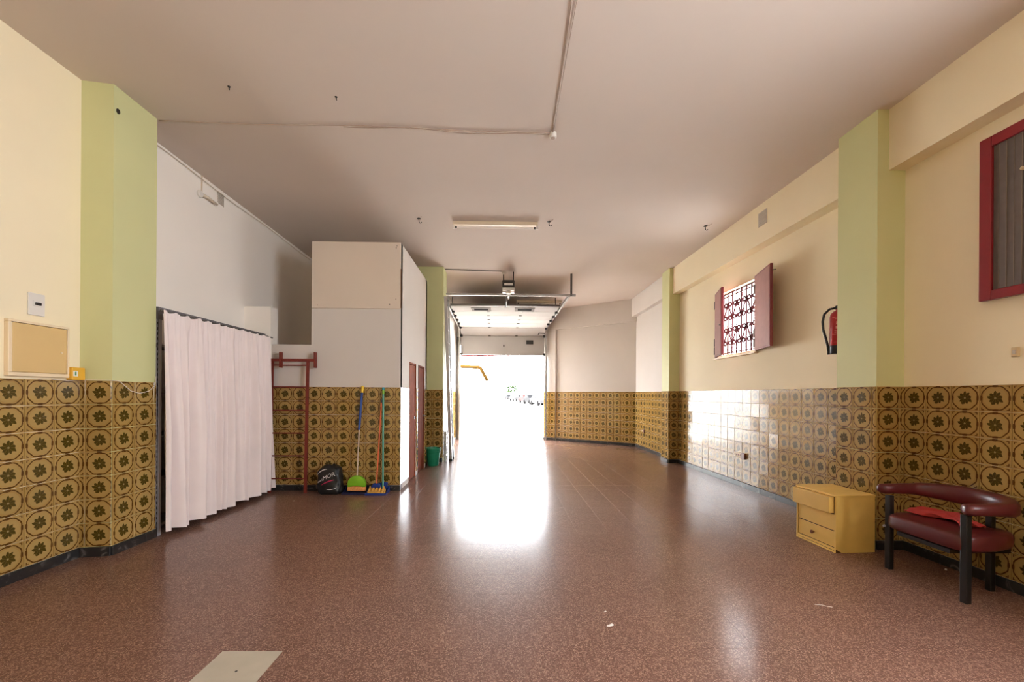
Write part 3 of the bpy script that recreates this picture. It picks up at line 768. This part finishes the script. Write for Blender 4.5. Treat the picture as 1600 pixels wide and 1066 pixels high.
# ------------------------------------------------------------------ left wall fittings
eb = thing('meter_cabinet', 'cream electrical cabinet door above the left tiled dado', 'cabinet', (-3.60, 3.327, 1.515))
EW, EH = .215, .415
fr = MB().box(0, .035, -EW, EW, 0, .03).box(0, .035, -EW, EW, EH-.02, EH).box(0, .035, -EW, -EW+.025, .03, EH-.02).box(0, .035, EW-.015, EW, .03, EH-.02)
fr.build('cabinet_frame', 'frame_cream', eb, bevel=.004)
d_ = MB().box(.005, .03, -EW+.027, EW-.017, .032, EH-.022).build('door', 'panel_beige', eb, bevel=.005)
MB().lathe([(.008, 0), (.007, .006)], 10, M=Matrix.Translation((.03, EW-.06, .2)) @ Matrix.Rotation(PI/2, 4, 'Y')).build('lock', 'frame_cream', d_)
sw = thing('breaker_plate', 'white plate with a black breaker above the cream cabinet', 'switch', (-3.60, 3.318, 1.985))
MB().box(0, .012, -.058, .058, 0, .17).build('plate', 'white_plastic', sw, bevel=.004)
b_ = MB().box(.012, .016, -.028, .030, .07, .115).build('window', 'white_plastic', sw)
MB().box(.016, .026, -.018, .022, .08, .10).build('breaker', 'black_plastic', b_, bevel=.003)
yb = thing('yellow_carton', 'small yellow box with a green label beside the cream cabinet', 'box', (-3.575, 3.597, TT+.002))
MB().box(-.02, .03, -.055, .055, 0, .105).build('carton', 'yellow_box', yb, bevel=.006)
l_ = MB().box(.03, .0312, -.046, -.008, .03, .075).build('label', 'label_white', yb)
MB().box(.0312, .0318, -.033, -.021, .038, .068).build('label_mark', 'label_green', l_)
cable('wall_flex', [(-3.58, 3.42, TT+.004), (-3.575, 3.53, TT-.006), (-3.575, 3.64, TT+.004), (-3.50, 3.66, TT+.006), (-3.352, 3.685, TT+.004), (-3.35, 3.75, TT), (-3.345, 3.86, TT-.085), (-3.345, 3.95, TT-.105), (-3.345, 4.05, TT-.085), (-3.35, 4.13, TT-.03), (-3.36, 4.15, TT+.06)], .005, 'cream flex looping along the tile edge of the left pillar', 'cable')
ph_ = thing('cable_hole', 'dark oval hole near the top of the left green pillar', 'hole', (-3.367, 3.735, 3.84))
MB().lathe([(.022, .0), (.016, .008)], 14, M=Matrix.Rotation(PI/2, 4, 'Y') @ Matrix.Diagonal((1.25, 1, 1, 1))).build('rim', 'green_paint', ph_)
MB().lathe([(.018, .004), (.018, .0095)], 14, M=Matrix.Rotation(PI/2, 4, 'Y') @ Matrix.Diagonal((1.25, 1, 1, 1))).build('hollow', 'black_plastic', ph_)

# ------------------------------------------------------------------ shelving rack and curtain
rk = thing('shelving_rack', 'grey slotted-steel shelving rack hidden behind the pale curtain', 'rack', (-3.50, 5.12, 0))
RX0, RX1, RY0, RY1, RZ = -.145, .135, -.94, .90, 2.235
for x, sx in ((RX0, 1), (RX1, -1)):
    for y, sy in ((RY0, 1), (RY1, -1)):
        MB().box(min(x, x+sx*.07), max(x, x+sx*.07), y, y+sy*.004, 0, RZ).box(x, x+sx*.004, min(y, y+sy*.045), max(y, y+sy*.045), 0, RZ).build('post', 'slotted_steel', rk)
for z in (.09, .55, .96, 1.40, 1.85):
    s = MB().box(RX0+.004, RX1-.006, RY0+.006, RY1-.006, z, z+.025).build('shelf', 'shelf_board', rk)
    MB().box(RX0+.01, RX1-.004, RY0-.004, RY0+.0, z-.01, z+.03).build('shelf_lip', 'rack_grey', s)
MB().box(RX1-.002, RX1+.006, RY0-.005, RY1, RZ-.055, RZ).build('top_beam', 'rack_grey', rk)
MB().box(RX0, RX1, RY0-.005, RY0+.0, RZ-.045, RZ).build('end_beam', 'rack_grey', rk)
MB().box(RX0, RX1, RY1, RY1+.005, RZ-.045, RZ).build('end_beam', 'rack_grey', rk)
MB().box(RX1-.04, RX1+.002, RY0-.01, RY0+.05, RZ-.12, RZ).build('gusset', 'rack_grey', rk)

ct = thing('curtain', 'long pale pink gathered curtain hanging in front of the rack', 'curtain', (-3.325, 4.22, 0))
NU, NV = 260, 36
def cur(u, v):      # u along, v 0 top..1 bottom
    y = -.105 + u*1.87 + .04*math.sin(u*23)*v
    env = .25 + .75*min(1, v*1.8)
    ph = u*2*PI
    dx = .030*math.sin(ph*13 + 1.2*math.sin(ph*2)) + .022*math.sin(ph*7.3 + 2 + v*.8) + .012*math.sin(ph*29 + 2*math.sin(ph*3))*(1.3-v)
    x = .055 + 1.45*dx*env + .035*v*(.6+.4*math.sin(ph*1.3+.5))
    if v < .06: x += .006*math.sin(ph*60)
    if u > .90: q = (u-.90)/.10; y += .10*q*v; x += (-.07*math.sin(PI*min(1, q*1.2)) + .05*max(0, q-.6)/.4)*v
    x = max(x, -.012 + .004*math.sin(ph*40))
    top = 2.195 - .02*abs(math.sin(ph*6)) ; bot = .055 + .012*math.sin(ph*5+1)
    return (x, y, top + (bot-top)*v)
vs = [cur(i/NU, j/NV) for j in range(NV+1) for i in range(NU+1)]
vs += [(x+.003, y, z) for x, y, z in vs]
n1 = (NU+1)*(NV+1); fs = []
for j in range(NV):
    for i in range(NU):
        a = j*(NU+1)+i; q = (a, a+1, a+NU+2, a+NU+1); fs += [q, tuple(n1+k for k in q)[::-1]]
MB().add(vs, fs).build('cloth', 'curtain_cloth', ct, smooth=True)
MB().tube([(.03, -.10, 2.19), (.03, 1.86, 2.19)], .009, 8).build('curtain_rod', 'zinc_dark', ct, smooth=True)
for k in range(12):
    y = .06 + k*.15
    MB().tube([(.03, y, 2.176) if False else (.03+.014*math.cos(a), y, 2.185+.02*math.sin(a)) for a in [2*PI*i/10 for i in range(10)]], .0025, 5, closed=True).build('ring', 'zinc_dark', ct)

# ------------------------------------------------------------------ red ladder frame
ld = thing('hook_ladder', 'rust-red steel hook ladder standing beside the curtain', 'ladder', (-3.03, 6.0, 0))
def lx(z): return .045*z/1.9
for x in (-.25, .25): MB().box(x-.017, x+.017, -.017, .017, 0, 1.885, Matrix.Shear('XY', 4, (0, .03))).build('rail', 'rust_red', ld)
for z in (.20, .52, .84, 1.16, 1.49): MB().tube([(-.24, lx(z)-.0, z), (.24, lx(z)-.0, z)], .009, 8).build('rung', 'rust_red', ld)
MB().tube([(-.24, .055, 1.80), (.24, .055, 1.80)], .009, 8).build('rung', 'rust_red', ld)
MB().box(-.27, .36, .035, .07, 1.855, 1.89).build('top_bar', 'rust_red', ld)
for x in (-.13, .355): MB().box(x-.009, x+.009, .02, .09, 1.765, 1.985).build('hook_plate', 'rust_red', ld)

# ------------------------------------------------------------------ black sack with print
sk = thing('printed_sack', 'black plastic sack printed with white letters by the tiled wall', 'sack', (-2.415, 5.99, 0))
def sack(th, t):     # t 0 bottom..1 top
    z = .385*t
    rx = .165*(1 - .10*t**2) * (1-.0*t); ry = .105*(1-.25*t**2)
    if t < .12: k = .86+.14*math.sin(t/.12*PI/2); rx *= k; ry *= k
    if t > .82: k = math.cos((t-.82)/.18*PI/2*.93); rx *= .35+.65*k; ry *= .15+.85*k
    c, s_ = math.cos(th), math.sin(th)
    e = 2/3.2
    x = rx*math.copysign(abs(c)**e, c); y = ry*math.copysign(abs(s_)**e, s_)
    wr = 1 + .035*math.sin(5*th+9*t) + .02*math.sin(11*th-17*t)
    x *= wr; y *= wr
    return (x - .03*t**1.5, y, z + .06*t*(x*2.2+.2) + .012*math.sin(3*th)*t)
rings = [[sack(2*PI*k/48, j/26) for k in range(48)] for j in range(27)]
MB().rings(rings).build('sack_body', 'sack_black', sk, smooth=True)
def text_mesh(body, size):
    cu = bpy.data.curves.new('t', 'FONT'); cu.body = body; cu.size = size; cu.resolution_u = 3
    o = bpy.data.objects.new('t', cu); C.objects.link(o)
    dg = bpy.context.evaluated_depsgraph_get(); dg.update()
    me = bpy.data.meshes.new_from_object(o.evaluated_get(dg))
    vs = [tuple(v.co) for v in me.vertices]; fs = [tuple(p.vertices) for p in me.polygons]
    bpy.data.objects.remove(o); bpy.data.curves.remove(cu); bpy.data.meshes.remove(me)
    return vs, fs
def sack_surf(x, z, off=.004):   # local x in metres across the front, z height -> front surface point
    t = max(.02, min(.98, z/.42)); cc = max(-.985, min(.985, x/.165)); th = -math.acos(math.copysign(abs(cc)**1.6, cc))
    p = sack(th, t); q = sack(th, min(1, t+.01)); r = sack(th+.02, t)
    n = (Vector(r)-Vector(p)).cross(Vector(q)-Vector(p)).normalized()
    if n.y > 0: n = -n
    return tuple(Vector(p)+n*off)
def print_text(body, size, x0, z0, slope, m, bold=0):
    vs, fs = text_mesh(body, size)
    MB().add([sack_surf(x0+v[0], z0+v[1]+slope*(v[0])) for v in vs], fs).build('lettering', m, sk)
    return max(v[0] for v in vs)
w1 = print_text('axxi', .050, -.150, .180, .34, 'print_white')
print_text('MOR', .080, -.150+w1+.002, .205, .36, 'print_white')
def stripe(x0, x1, z0, slope, wd, m, bow=0.0):
    n = 14; vs = []
    for i in range(n+1):
        x = x0+(x1-x0)*i/n; z = z0+slope*(x-x0)+bow*math.sin(PI*i/n); hw_ = wd/2*(.4+.6*math.sin(PI*(i+.6)/(n+1.2)))
        vs += [sack_surf(x, z-hw_), sack_surf(x, z+hw_)]
    MB().add(vs, [(2*i, 2*i+2, 2*i+3, 2*i+1) for i in range(n)]).build('stripe', m, sk)
stripe(-.09, .09, .145, .35, .018, 'print_magenta', .008)
stripe(-.17, .0, .30, .35, .012, 'print_white', .02)
stripe(-.02, .10, .075, .12, .010, 'print_white', -.006)

# ------------------------------------------------------------------ brooms and dustpans
def bristles(mb, x0, x1, y0, y1, z0, z1, n, seed):
    r_ = random.Random(seed)
    for k in range(n):
        x, y = x0+(x1-x0)*(k+.5)/n, r_.uniform(y0, y1); dx = (x-(x0+x1)/2)*.35+r_.gauss(0, .004)
        mb.box(x-.004, x+.004, y-.004, y+.004, 0, z1-z0, Matrix.Translation((0, 0, z0)) @ Matrix.Shear('XY', 4, (0, 0)))
b1 = thing('broom', 'broom with green fan head, grey stick and blue grip sleeve', 'broom', (-2.06, 6.0, .045))
MB().tube([(0, 0, .17), (.004, .07, .86)], .011, 10).build('stick', 'stick_grey', b1, smooth=True, auto=True)
MB().tube([(.002, .068, .84), (.026, .115, 1.38)], .017, 12).build('grip_sleeve', 'blue_sleeve', b1, smooth=True, auto=True)
MB().tube([(.026, .115, 1.37), (.032, .125, 1.47)], .019, 12).build('hanging_tip', 'yellow_plastic', b1, smooth=True, auto=True)
fan = [(-.125, .045)] + [(.125*math.cos(a), .085+.125*math.sin(a)*.95) for a in [PI - PI*i/16 for i in range(17)]] + [(.125, .045)]
fh = MB().prism(fan, -.028, .028, 'y').build('fan_head', 'green_plastic', b1, smooth=True, bevel=.008)
MB().tube([(0, -.004, .10), (0, 0, .20)], .016, 10).build('socket', 'black_plastic', fh, smooth=True, auto=True)
br = MB()
for k in range(30):
    x = -.118+.236*k/29; h_ = .045+.018*math.exp(-(x/.06)**2)
    for y in (-.028, -.008, .012): br.box(x-.004, x+.004, y, y+.012, -.012+random.uniform(0, .006), h_)
br.build('bristles', 'orange_bristle', b1)
def dustpan(name, loc, rz, m, label, W=.15, handle=None):
    t = thing(name, label, 'dustpan', loc, rz)
    pan = MB().box(-W, W, -.13, .09, 0, .008)
    pan.prism([(-.13, 0), (.09, 0), (.09, .075), (.05, .075), (-.11, .02), (-.13, .016)], -W-.006, -W, 'x')
    pan.prism([(-.13, 0), (.09, 0), (.09, .075), (.05, .075), (-.11, .02), (-.13, .016)], W, W+.006, 'x')
    pan.box(-W-.006, W+.006, .084, .092, 0, .08)
    pan.build('pan', m, t, bevel=.002)
    MB().box(-W-.006, W+.006, -.142, -.128, 0, .03).build('lip', m, t, bevel=.003)
    return t
dp1 = dustpan('dustpan', (-2.07, 6.03, 0), 0, 'navy_plastic', 'navy dustpan tray under the green broom head', .16)
dp2 = dustpan('dustpan', (-1.76, 5.99, 0), 0, 'blue_plastic', 'bright blue dustpan with a tall teal handle', .135)
MB().tube([(.045, .075, .06), (.030, .125, 1.40)], .014, 12).build('handle', 'stick_teal', dp2, smooth=True, auto=True)
MB().tube([(.030, .125, 1.395), (.029, .128, 1.46)], .017, 12).build('grip', 'lime_grip', dp2, smooth=True, auto=True)
MB().tube([(.029, .128, 1.455), (.029, .129, 1.495)], .018, 12).build('hanging_tip', 'teal_tip', dp2, smooth=True, auto=True)
MB().prism([(-.05, .07), (.10, .07), (.115, .13), (.06, .145), (-.02, .12)], .085, .098, 'y').build('back_plate', 'blue_plastic', dp2, bevel=.002)
b2 = thing('broom', 'broom with orange stick and yellow bristles lying in the blue dustpan', 'broom', (-1.78, 5.96, .012))
MB().tube([(0, .02, .11), (.025, .15, 1.27)], .010, 10).build('stick', 'stick_orange', b2, smooth=True, auto=True)
MB().tube([(.025, .15, 1.26), (.026, .152, 1.31)], .0125, 10).build('hanging_tip', 'black_plastic', b2, smooth=True, auto=True)
MB().prism([(-.07, .075), (-.045, .13), (.035, .13), (.06, .075)], .0, .05, 'y').build('broom_head', 'blue_plastic', b2, bevel=.006)
br = MB(); rr = random.Random(5)
for k in range(34):
    x = -.10+.225*k/33; h_ = .052+.02*math.sin(k*.9)+rr.uniform(-.006, .006)
    for y in (-.05, -.035, -.02, -.005, .015): br.box(x-.0042, x+.0042, y, y+.012, .0, h_*(.6+.4*(y+.05)/.065) if y < .01 else h_+.015)
br.build('bristles', 'yellow_bristle', b2)

# ------------------------------------------------------------------ bucket, ladders, leaning board by the far pillar
bu = thing('bucket', 'green plastic bucket on the floor before the far pillar', 'bucket', (-1.385, 8.36, 0))
MB().lathe([(.105, .0), (.112, .01), (.150, .325), (.158, .330), (.158, .345), (.146, .345), (.142, .325), (.103, .014), (.0001, .014)], 28, cap1=False).build('body', 'green_bucket', bu, smooth=True, auto=True)
for z in (.24, .28): MB().tube([(( .105+.045*z/.33+.003)*math.cos(a), (.105+.045*z/.33+.003)*math.sin(a), z) for a in [2*PI*i/28 for i in range(28)]], .004, 6, closed=True).build('rib', 'green_bucket', bu, smooth=True)
MB().tube([(.162*math.cos(a), .05-.10*math.sin(a)*.9, .325-.10*math.sin(a)) for a in [PI*i/14 for i in range(15)]], .005, 6).build('handle', 'grey_metal', bu, smooth=True)

al = thing('aluminium_ladder', 'tall aluminium ladder leaning on the far left pillar', 'ladder', (-1.10, 9.04, 0))
sh = -.125/3.45
for y in (-.17, .17): MB().box(-.032, .032, y-.013, y+.013, 0, 3.45, Matrix.Shear('XY', 4, (sh, 0))).build('rail', 'alu', al)
for k in range(12):
    z = .25+.28*k
    MB().box(sh*z-.016, sh*z+.016, -.195, .16, z-.013, z+.013).build('rung', 'alu', al)
for y in (-.17, .17): MB().box(-.036, .036, y-.018, y+.018, 0, .05).build('rubber_foot', 'black_plastic', al)
sl = thing('short_ladder', 'short white ladder section at the foot of the tall ladder', 'ladder', (-1.215, 9.02, 0))
for y in (-.14, .14): MB().box(-.02, .02, y-.012, y+.012, 0, .62).build('rail', 'alu', sl)
for z in (.12, .32, .52): MB().box(-.014, .014, -.13, .13, z-.012, z+.012).build('rung', 'alu', sl)
lb = thing('leaning_panel', 'tall streaked white board leaning on the passage wall', 'board', (-1.40, 10.75, 0))
MB().box(-.012, .012, -.65, .65, 0.002, 2.95, Matrix.Shear('XY', 4, (-.018, 0))).build('board', 'leaning_board', lb, bevel=.003)
for y in (-.652, .65): MB().box(-.014, .014, y, y+.012, 0.002, 2.95, Matrix.Shear('XY', 4, (-.018, 0))).build('edge_strip', 'grey_metal', lb)

# ------------------------------------------------------------------ sockets and switch on the right
so = thing('socket_strip', 'brown socket box beside four small round outlets on tiled wall', 'socket', (onM(6.45)[0]-.009, 6.45, .485))
MB().box(-.03, 0, -.13, -.03, -.05, .045).build('socket_box', 'knob_brown', so, bevel=.006)
MB().box(-.012, 0, -.02, .19, -.04, .04).build('outlet_plate', 'beige_plastic', so, bevel=.003)
for k in range(4): MB().lathe([(.016, 0), (.013, .004)], 12, M=Matrix.Translation((-.012, .01+.05*k, 0)) @ Matrix.Rotation(-PI/2, 4, 'Y')).build('outlet', 'knob_brown', so)
s2 = thing('socket', 'single brown socket on the far right tiles', 'socket', (3.611, 10.75, .485))
MB().box(-.03, 0, -.06, .05, -.045, .045).build('socket_box', 'knob_brown', s2, bevel=.006)
MB().box(-.012, 0, .05, .18, -.02, .02).build('cover_strip', 'beige_plastic', s2)
s3 = thing('light_switch', 'small beige switch below the red-framed panel', 'switch', (3.69, 2.965, 1.73))
MB().box(-.02, 0, -.022, .022, -.035, .035).build('plate', 'beige_plastic', s3, bevel=.005)
MB().box(-.026, -.018, -.010, .010, -.014, .014).build('rocker', 'vent_grey', s3, bevel=.002)

# ------------------------------------------------------------------ fire extinguisher
ex = thing('fire_extinguisher', 'red fire extinguisher hung on the wall beside the large green pillar', 'fire extinguisher', (3.615, 4.50, 1.865))
MB().lathe([(.070, .085), (.074, .09), (.074, .40), (.066, .435), (.040, .462), (.022, .470), (.022, .485)], 28).build('cylinder', 'ext_red', ex, smooth=True, auto=True)
MB().lathe([(.072, 0), (.076, .006), (.076, .086), (.072, .09)], 28).build('base_cap', 'black_plastic', ex, smooth=True, auto=True)
v_ = MB().box(-.022, .022, -.028, .028, .482, .515).build('valve', 'dark_metal', ex, bevel=.006)
MB().prism([(-.03, .515), (.085, .575), (.09, .56), (.0, .508)], -.012, .012, 'y', Matrix.Rotation(-.9, 4, 'Z')).build('lever', 'black_plastic', v_, bevel=.003)
MB().prism([(-.03, .50), (.085, .528), (.088, .512), (-.01, .490)], -.012, .012, 'y', Matrix.Rotation(-.9, 4, 'Z')).build('carry_grip', 'black_plastic', v_, bevel=.003)
hp = [(-.018, .012, .50), (-.06, .045, .49), (-.095, .075, .44), (-.105, .085, .36), (-.10, .082, .27), (-.085, .066, .18), (-.073, .05, .09), (-.070, .045, .03)]
MB().tube(hp, .012, 10).build('hose', 'black_plastic', ex, smooth=True)
MB().tube([(-.070, .045, .04), (-.068, .042, -.005)], [.010, .015], 10).build('nozzle', 'black_plastic', ex, smooth=True)
def ext_patch(a0, a1, z0, z1):
    n = 6; vs = []
    for i in range(n+1):
        a = a0+(a1-a0)*i/n; c_, s_ = math.cos(a)*.0747, math.sin(a)*.0747; vs += [(c_, s_, z0), (c_, s_, z1)]
    return vs, [(2*i, 2*i+2, 2*i+3, 2*i+1) for i in range(n)]
lb_ = MB()
for z0, z1, a0, a1 in ((.385, .389, 3.3, 4.9), (.205, .209, 3.3, 4.9), (.225, .235, 3.6, 4.6), (.37, .376, 3.7, 4.6), (.34, .345, 3.8, 4.5), (.30, .305, 4.2, 4.6), (.265, .295, 4.25, 4.5), (.265, .295, 3.75, 3.95), (.31, .33, 3.8, 3.95), (.12, .122, 3.5, 4.7), (.245, .249, 3.6, 4.6)):
    v, f = ext_patch(a0, a1, z0, z1); lb_.add(v, f)
lb_.build('printed_label', 'ext_print', ex)
MB().box(.05, .078, -.02, .02, .38, .45).build('wall_bracket', 'dark_metal', ex)

# ------------------------------------------------------------------ yellow chest of drawers
ch = thing('drawer_chest', 'small yellow wooden chest of three drawers beside the armchair', 'drawers', (3.15, 3.96, 0), math.atan2(.065, .465)-.07)
CW, CDp, CH = .232, .19, .50      # half width along y, half depth along x
cs = MB().box(-CDp, CDp, -CW, -CW+.018, 0.0, CH).box(-CDp, CDp, CW-.018, CW, 0, CH).box(CDp-.012, CDp, -CW+.018, CW-.018, .01, CH).box(-CDp, CDp-.012, -CW+.018, CW-.018, .02, .04)
cs.build('carcass', 'yellow_wood', ch, bevel=.002)
MB().box(-CDp-.005, CDp+.005, -CW-.004, CW+.006, CH, CH+.018).build('top', 'yellow_wood', ch, bevel=.004)
MB().box(-CDp+.01, -CDp+.02, -CW+.018, CW-.018, .04, CH).build('gap_shade', 'shadow_gap', ch)  # dark sheet close behind the drawer fronts, painted as the shade in the gaps
d1_ = MB().box(-CDp-.04, -CDp+.012, -CW+.032, CW+.004, .35, .496).build('drawer', 'yellow_wood', ch, bevel=.004)
d2_ = MB().box(-CDp+.006, -CDp+.016, -CW+.022, CW-.022, .196, .338).build('drawer', 'yellow_wood', ch, bevel=.003)
d3_ = MB().box(-CDp+.006, -CDp+.016, -CW+.022, CW-.022, .046, .188).build('drawer', 'yellow_wood', ch, bevel=.003)
MB().lathe([(.008, 0), (.008, .010), (.017, .018), (.017, .026), (.010, .032)], 14, M=Matrix.Translation((-CDp+.006, .02, .115)) @ Matrix.Rotation(-PI/2, 4, 'Y')).build('knob', 'knob_brown', d3_, smooth=True, auto=True)
MB().box(-CDp-.004, -CDp+.0, -CW+.004, CW-.004, 0.0, .018).build('plinth', 'yellow_wood', ch, bevel=.002)
MB().prism([(-CDp+.0, 0), (-CDp+.06, 0), (-CDp, .035)], -CW-.001, -CW+.0, 'y').build('broken_corner', 'shadow_gap', ch)  # corner notch drawn as a flat triangle in the same painted shade

# ------------------------------------------------------------------ maroon armchair
ac = thing('armchair', 'low maroon vinyl tub armchair with black legs by tiled wall', 'armchair', (3.375, 3.10, 0))
def sweep(path, halfw, halfh, n=16, expo=2.6, ends=True):
    path = [Vector(p) for p in path]; rings = []; m = len(path)
    for i, p in enumerate(path):
        t = (path[min(i+1, m-1)]-path[max(i-1, 0)]); t.z = 0; t.normalize(); s_ = Vector((t.y, -t.x, 0))
        k = 1.0
        hw_, hh_ = (halfw[i] if isinstance(halfw, list) else halfw), (halfh[i] if isinstance(halfh, list) else halfh)
        ring = []
        for q in range(n):
            a = 2*PI*q/n; c_, d2 = math.cos(a), math.sin(a)
            ring.append(tuple(p + s_*hw_*math.copysign(abs(c_)**(2/expo), c_) + Vector((0, 0, 1))*hh_*math.copysign(abs(d2)**(2/expo), d2)))
        rings.append(ring)
    return MB().rings(rings)
# U-shaped padded rail; x is depth (wall side +), y sideways
up_ = []
NP = 44
for i in range(NP+1):
    t = i/NP; a = -PI/2 + PI*t       # superellipse U opening to -x
    c_, s_ = math.cos(a), math.sin(a)
    x = -.03 + .235*abs(c_)**.95; y = .325*math.copysign(abs(s_)**.95, s_)
    up_.append((x, y))
up_ = [(-.27, -.315), (-.265, -.317), (-.245, -.32), (-.15, -.325)] + up_[1:-1] + [(-.15, .325), (-.245, .32), (-.265, .317), (-.27, .315)]
m_ = len(up_); hw, hh_, path = [], [], []
for i, (x, y) in enumerate(up_):
    e = min(i, m_-1-i); back = max(0, min(1, (x+.05)/.25))
    k = {0: .35, 1: .75, 2: 1.0}.get(e, 1.0)
    hw.append(.046*k + .004*back); hh_.append((.040 + .030*back)*k)
    path.append((x, y, .645 - .005*back))
sweep(path, hw, hh_, 18).build('back_rail', 'maroon_vinyl', ac, smooth=True)
# seat pad: rounded slab, front edge to -x
seat = []
def seat_ring(z, k):
    r = []
    for q in range(44):
        a = 2*PI*q/44; c_, s_ = math.cos(a), math.sin(a)
        x = .255*math.copysign(abs(c_)**(2/6.0), c_)*k; y = .31*math.copysign(abs(s_)**(2/6.5), s_)*k
        if x > -.05: y *= 1 - (x+.05)*1.0
        r.append((x-.01, y, z + .012*(1-(x/.27)**2)*(1 if z > .4 else 0)))
    return r
prof_s = [(.345, .93), (.348, .97), (.362, .997), (.395, 1.0), (.428, .992), (.442, .97), (.449, .92), (.452, .75), (.454, .4), (.455, .05)]
MB().rings([seat_ring(z, k) for z, k in prof_s]).build('seat', 'maroon_vinyl', ac, smooth=True)
for sy in (-1, 1):
    MB().box(-.24, -.20, sy*.285-.022, sy*.285+.022, 0, .60).build('leg', 'black_lacquer', ac, bevel=.005)
MB().box(.145, .182, -.125, -.085, 0, .60).build('leg', 'black_lacquer', ac, bevel=.005)
MB().box(.16, .197, .04, .08, 0, .60).build('leg', 'black_lacquer', ac, bevel=.005)
MB().box(-.24, .20, -.20, .20, .305, .335).build('under_frame', 'black_lacquer', ac)
MB().lathe([(.012, 0), (.009, .012)], 10, M=Matrix.Translation((-.245, .30, .345)) @ Matrix.Rotation(-PI/2, 4, 'Y')).build('bolt', 'alu', ac)
# red cloth lying on the seat
cl = thing('red_cloth', 'crumpled red cloth lying on the armchair seat', 'cloth', (3.37, 3.17, .468))
rr = random.Random(11); NUc, NVc = 40, 18; vs = []
for j in range(NVc+1):
    for i in range(NUc+1):
        u, v = i/NUc, j/NVc
        y = (u-.5)*.44 + .02*math.sin(v*7+u*5); x = (v-.5)*(.20 - .05*math.sin(u*6)) + .05*math.sin(u*3.2)
        z = .012 + .012*abs(math.sin(u*9+v*3)) + .018*max(0, math.sin(u*4.2+v*5.5)) + .006*math.sin(v*19+u*13)
        vs.append((x, y, max(.002, z-.004)))
n1 = len(vs); vs += [(x, y, max(.0, z-.006)) for x, y, z in vs]; fs = []
for j in range(NVc):
    for i in range(NUc):
        a = j*(NUc+1)+i; q = (a, a+1, a+NUc+2, a+NUc+1); fs += [q, tuple(n1+k for k in q)[::-1]]
edge = [i for i in range(NUc+1)] + [j*(NUc+1)+NUc for j in range(1, NVc+1)] + [NVc*(NUc+1)+i for i in range(NUc-1, -1, -1)] + [j*(NUc+1) for j in range(NVc-1, 0, -1)]
for k in range(len(edge)):
    a, b_ = edge[k], edge[(k+1) % len(edge)]; fs.append((a, b_, b_+n1, a+n1))
MB().add(vs, fs).build('cloth', 'red_cloth', cl, smooth=True)

# ------------------------------------------------------------------ scraps on the floor
def scrap(loc, rz, s, label, m='paper'):
    pts = [(-1, -.25), (-.4, -.45), (.5, -.3), (1.0, -.1), (.8, .45), (.1, .25), (-.5, .3)]
    mb = MB().rings([[(x*s, y*s, 0) for x, y in pts], [(x*s*.9, y*s*.8, s*.18+.1*s*math.sin(3*x)) for x, y in pts]])
    o = tag(mb.build('paper_scrap', m, smooth=True), label, 'scrap'); o.location = loc; o.rotation_euler = (0, 0, rz)
scrap((.655, 2.555, .0005), .25, .026, 'white paper scrap lying on the open terrazzo floor')
scrap((.665, 2.72, .0005), .3, .011, 'tiny paper bit just beyond the white paper scrap')
scrap((3.60, 3.36, .0005), .6, .022, 'pale crumb of plaster by the skirting under the armchair')
scrap((-2.72, 5.55, .0005), .2, .012, 'tiny white bit on the floor before the red ladder')
tag(MB().tube([(2.10, 2.80, .003), (2.14, 2.79, .003), (2.17, 2.765, .004), (2.19, 2.76, .003)], .0018, 5).build('thread', 'paper'), 'short pale thread on the floor near the armchair', 'thread')
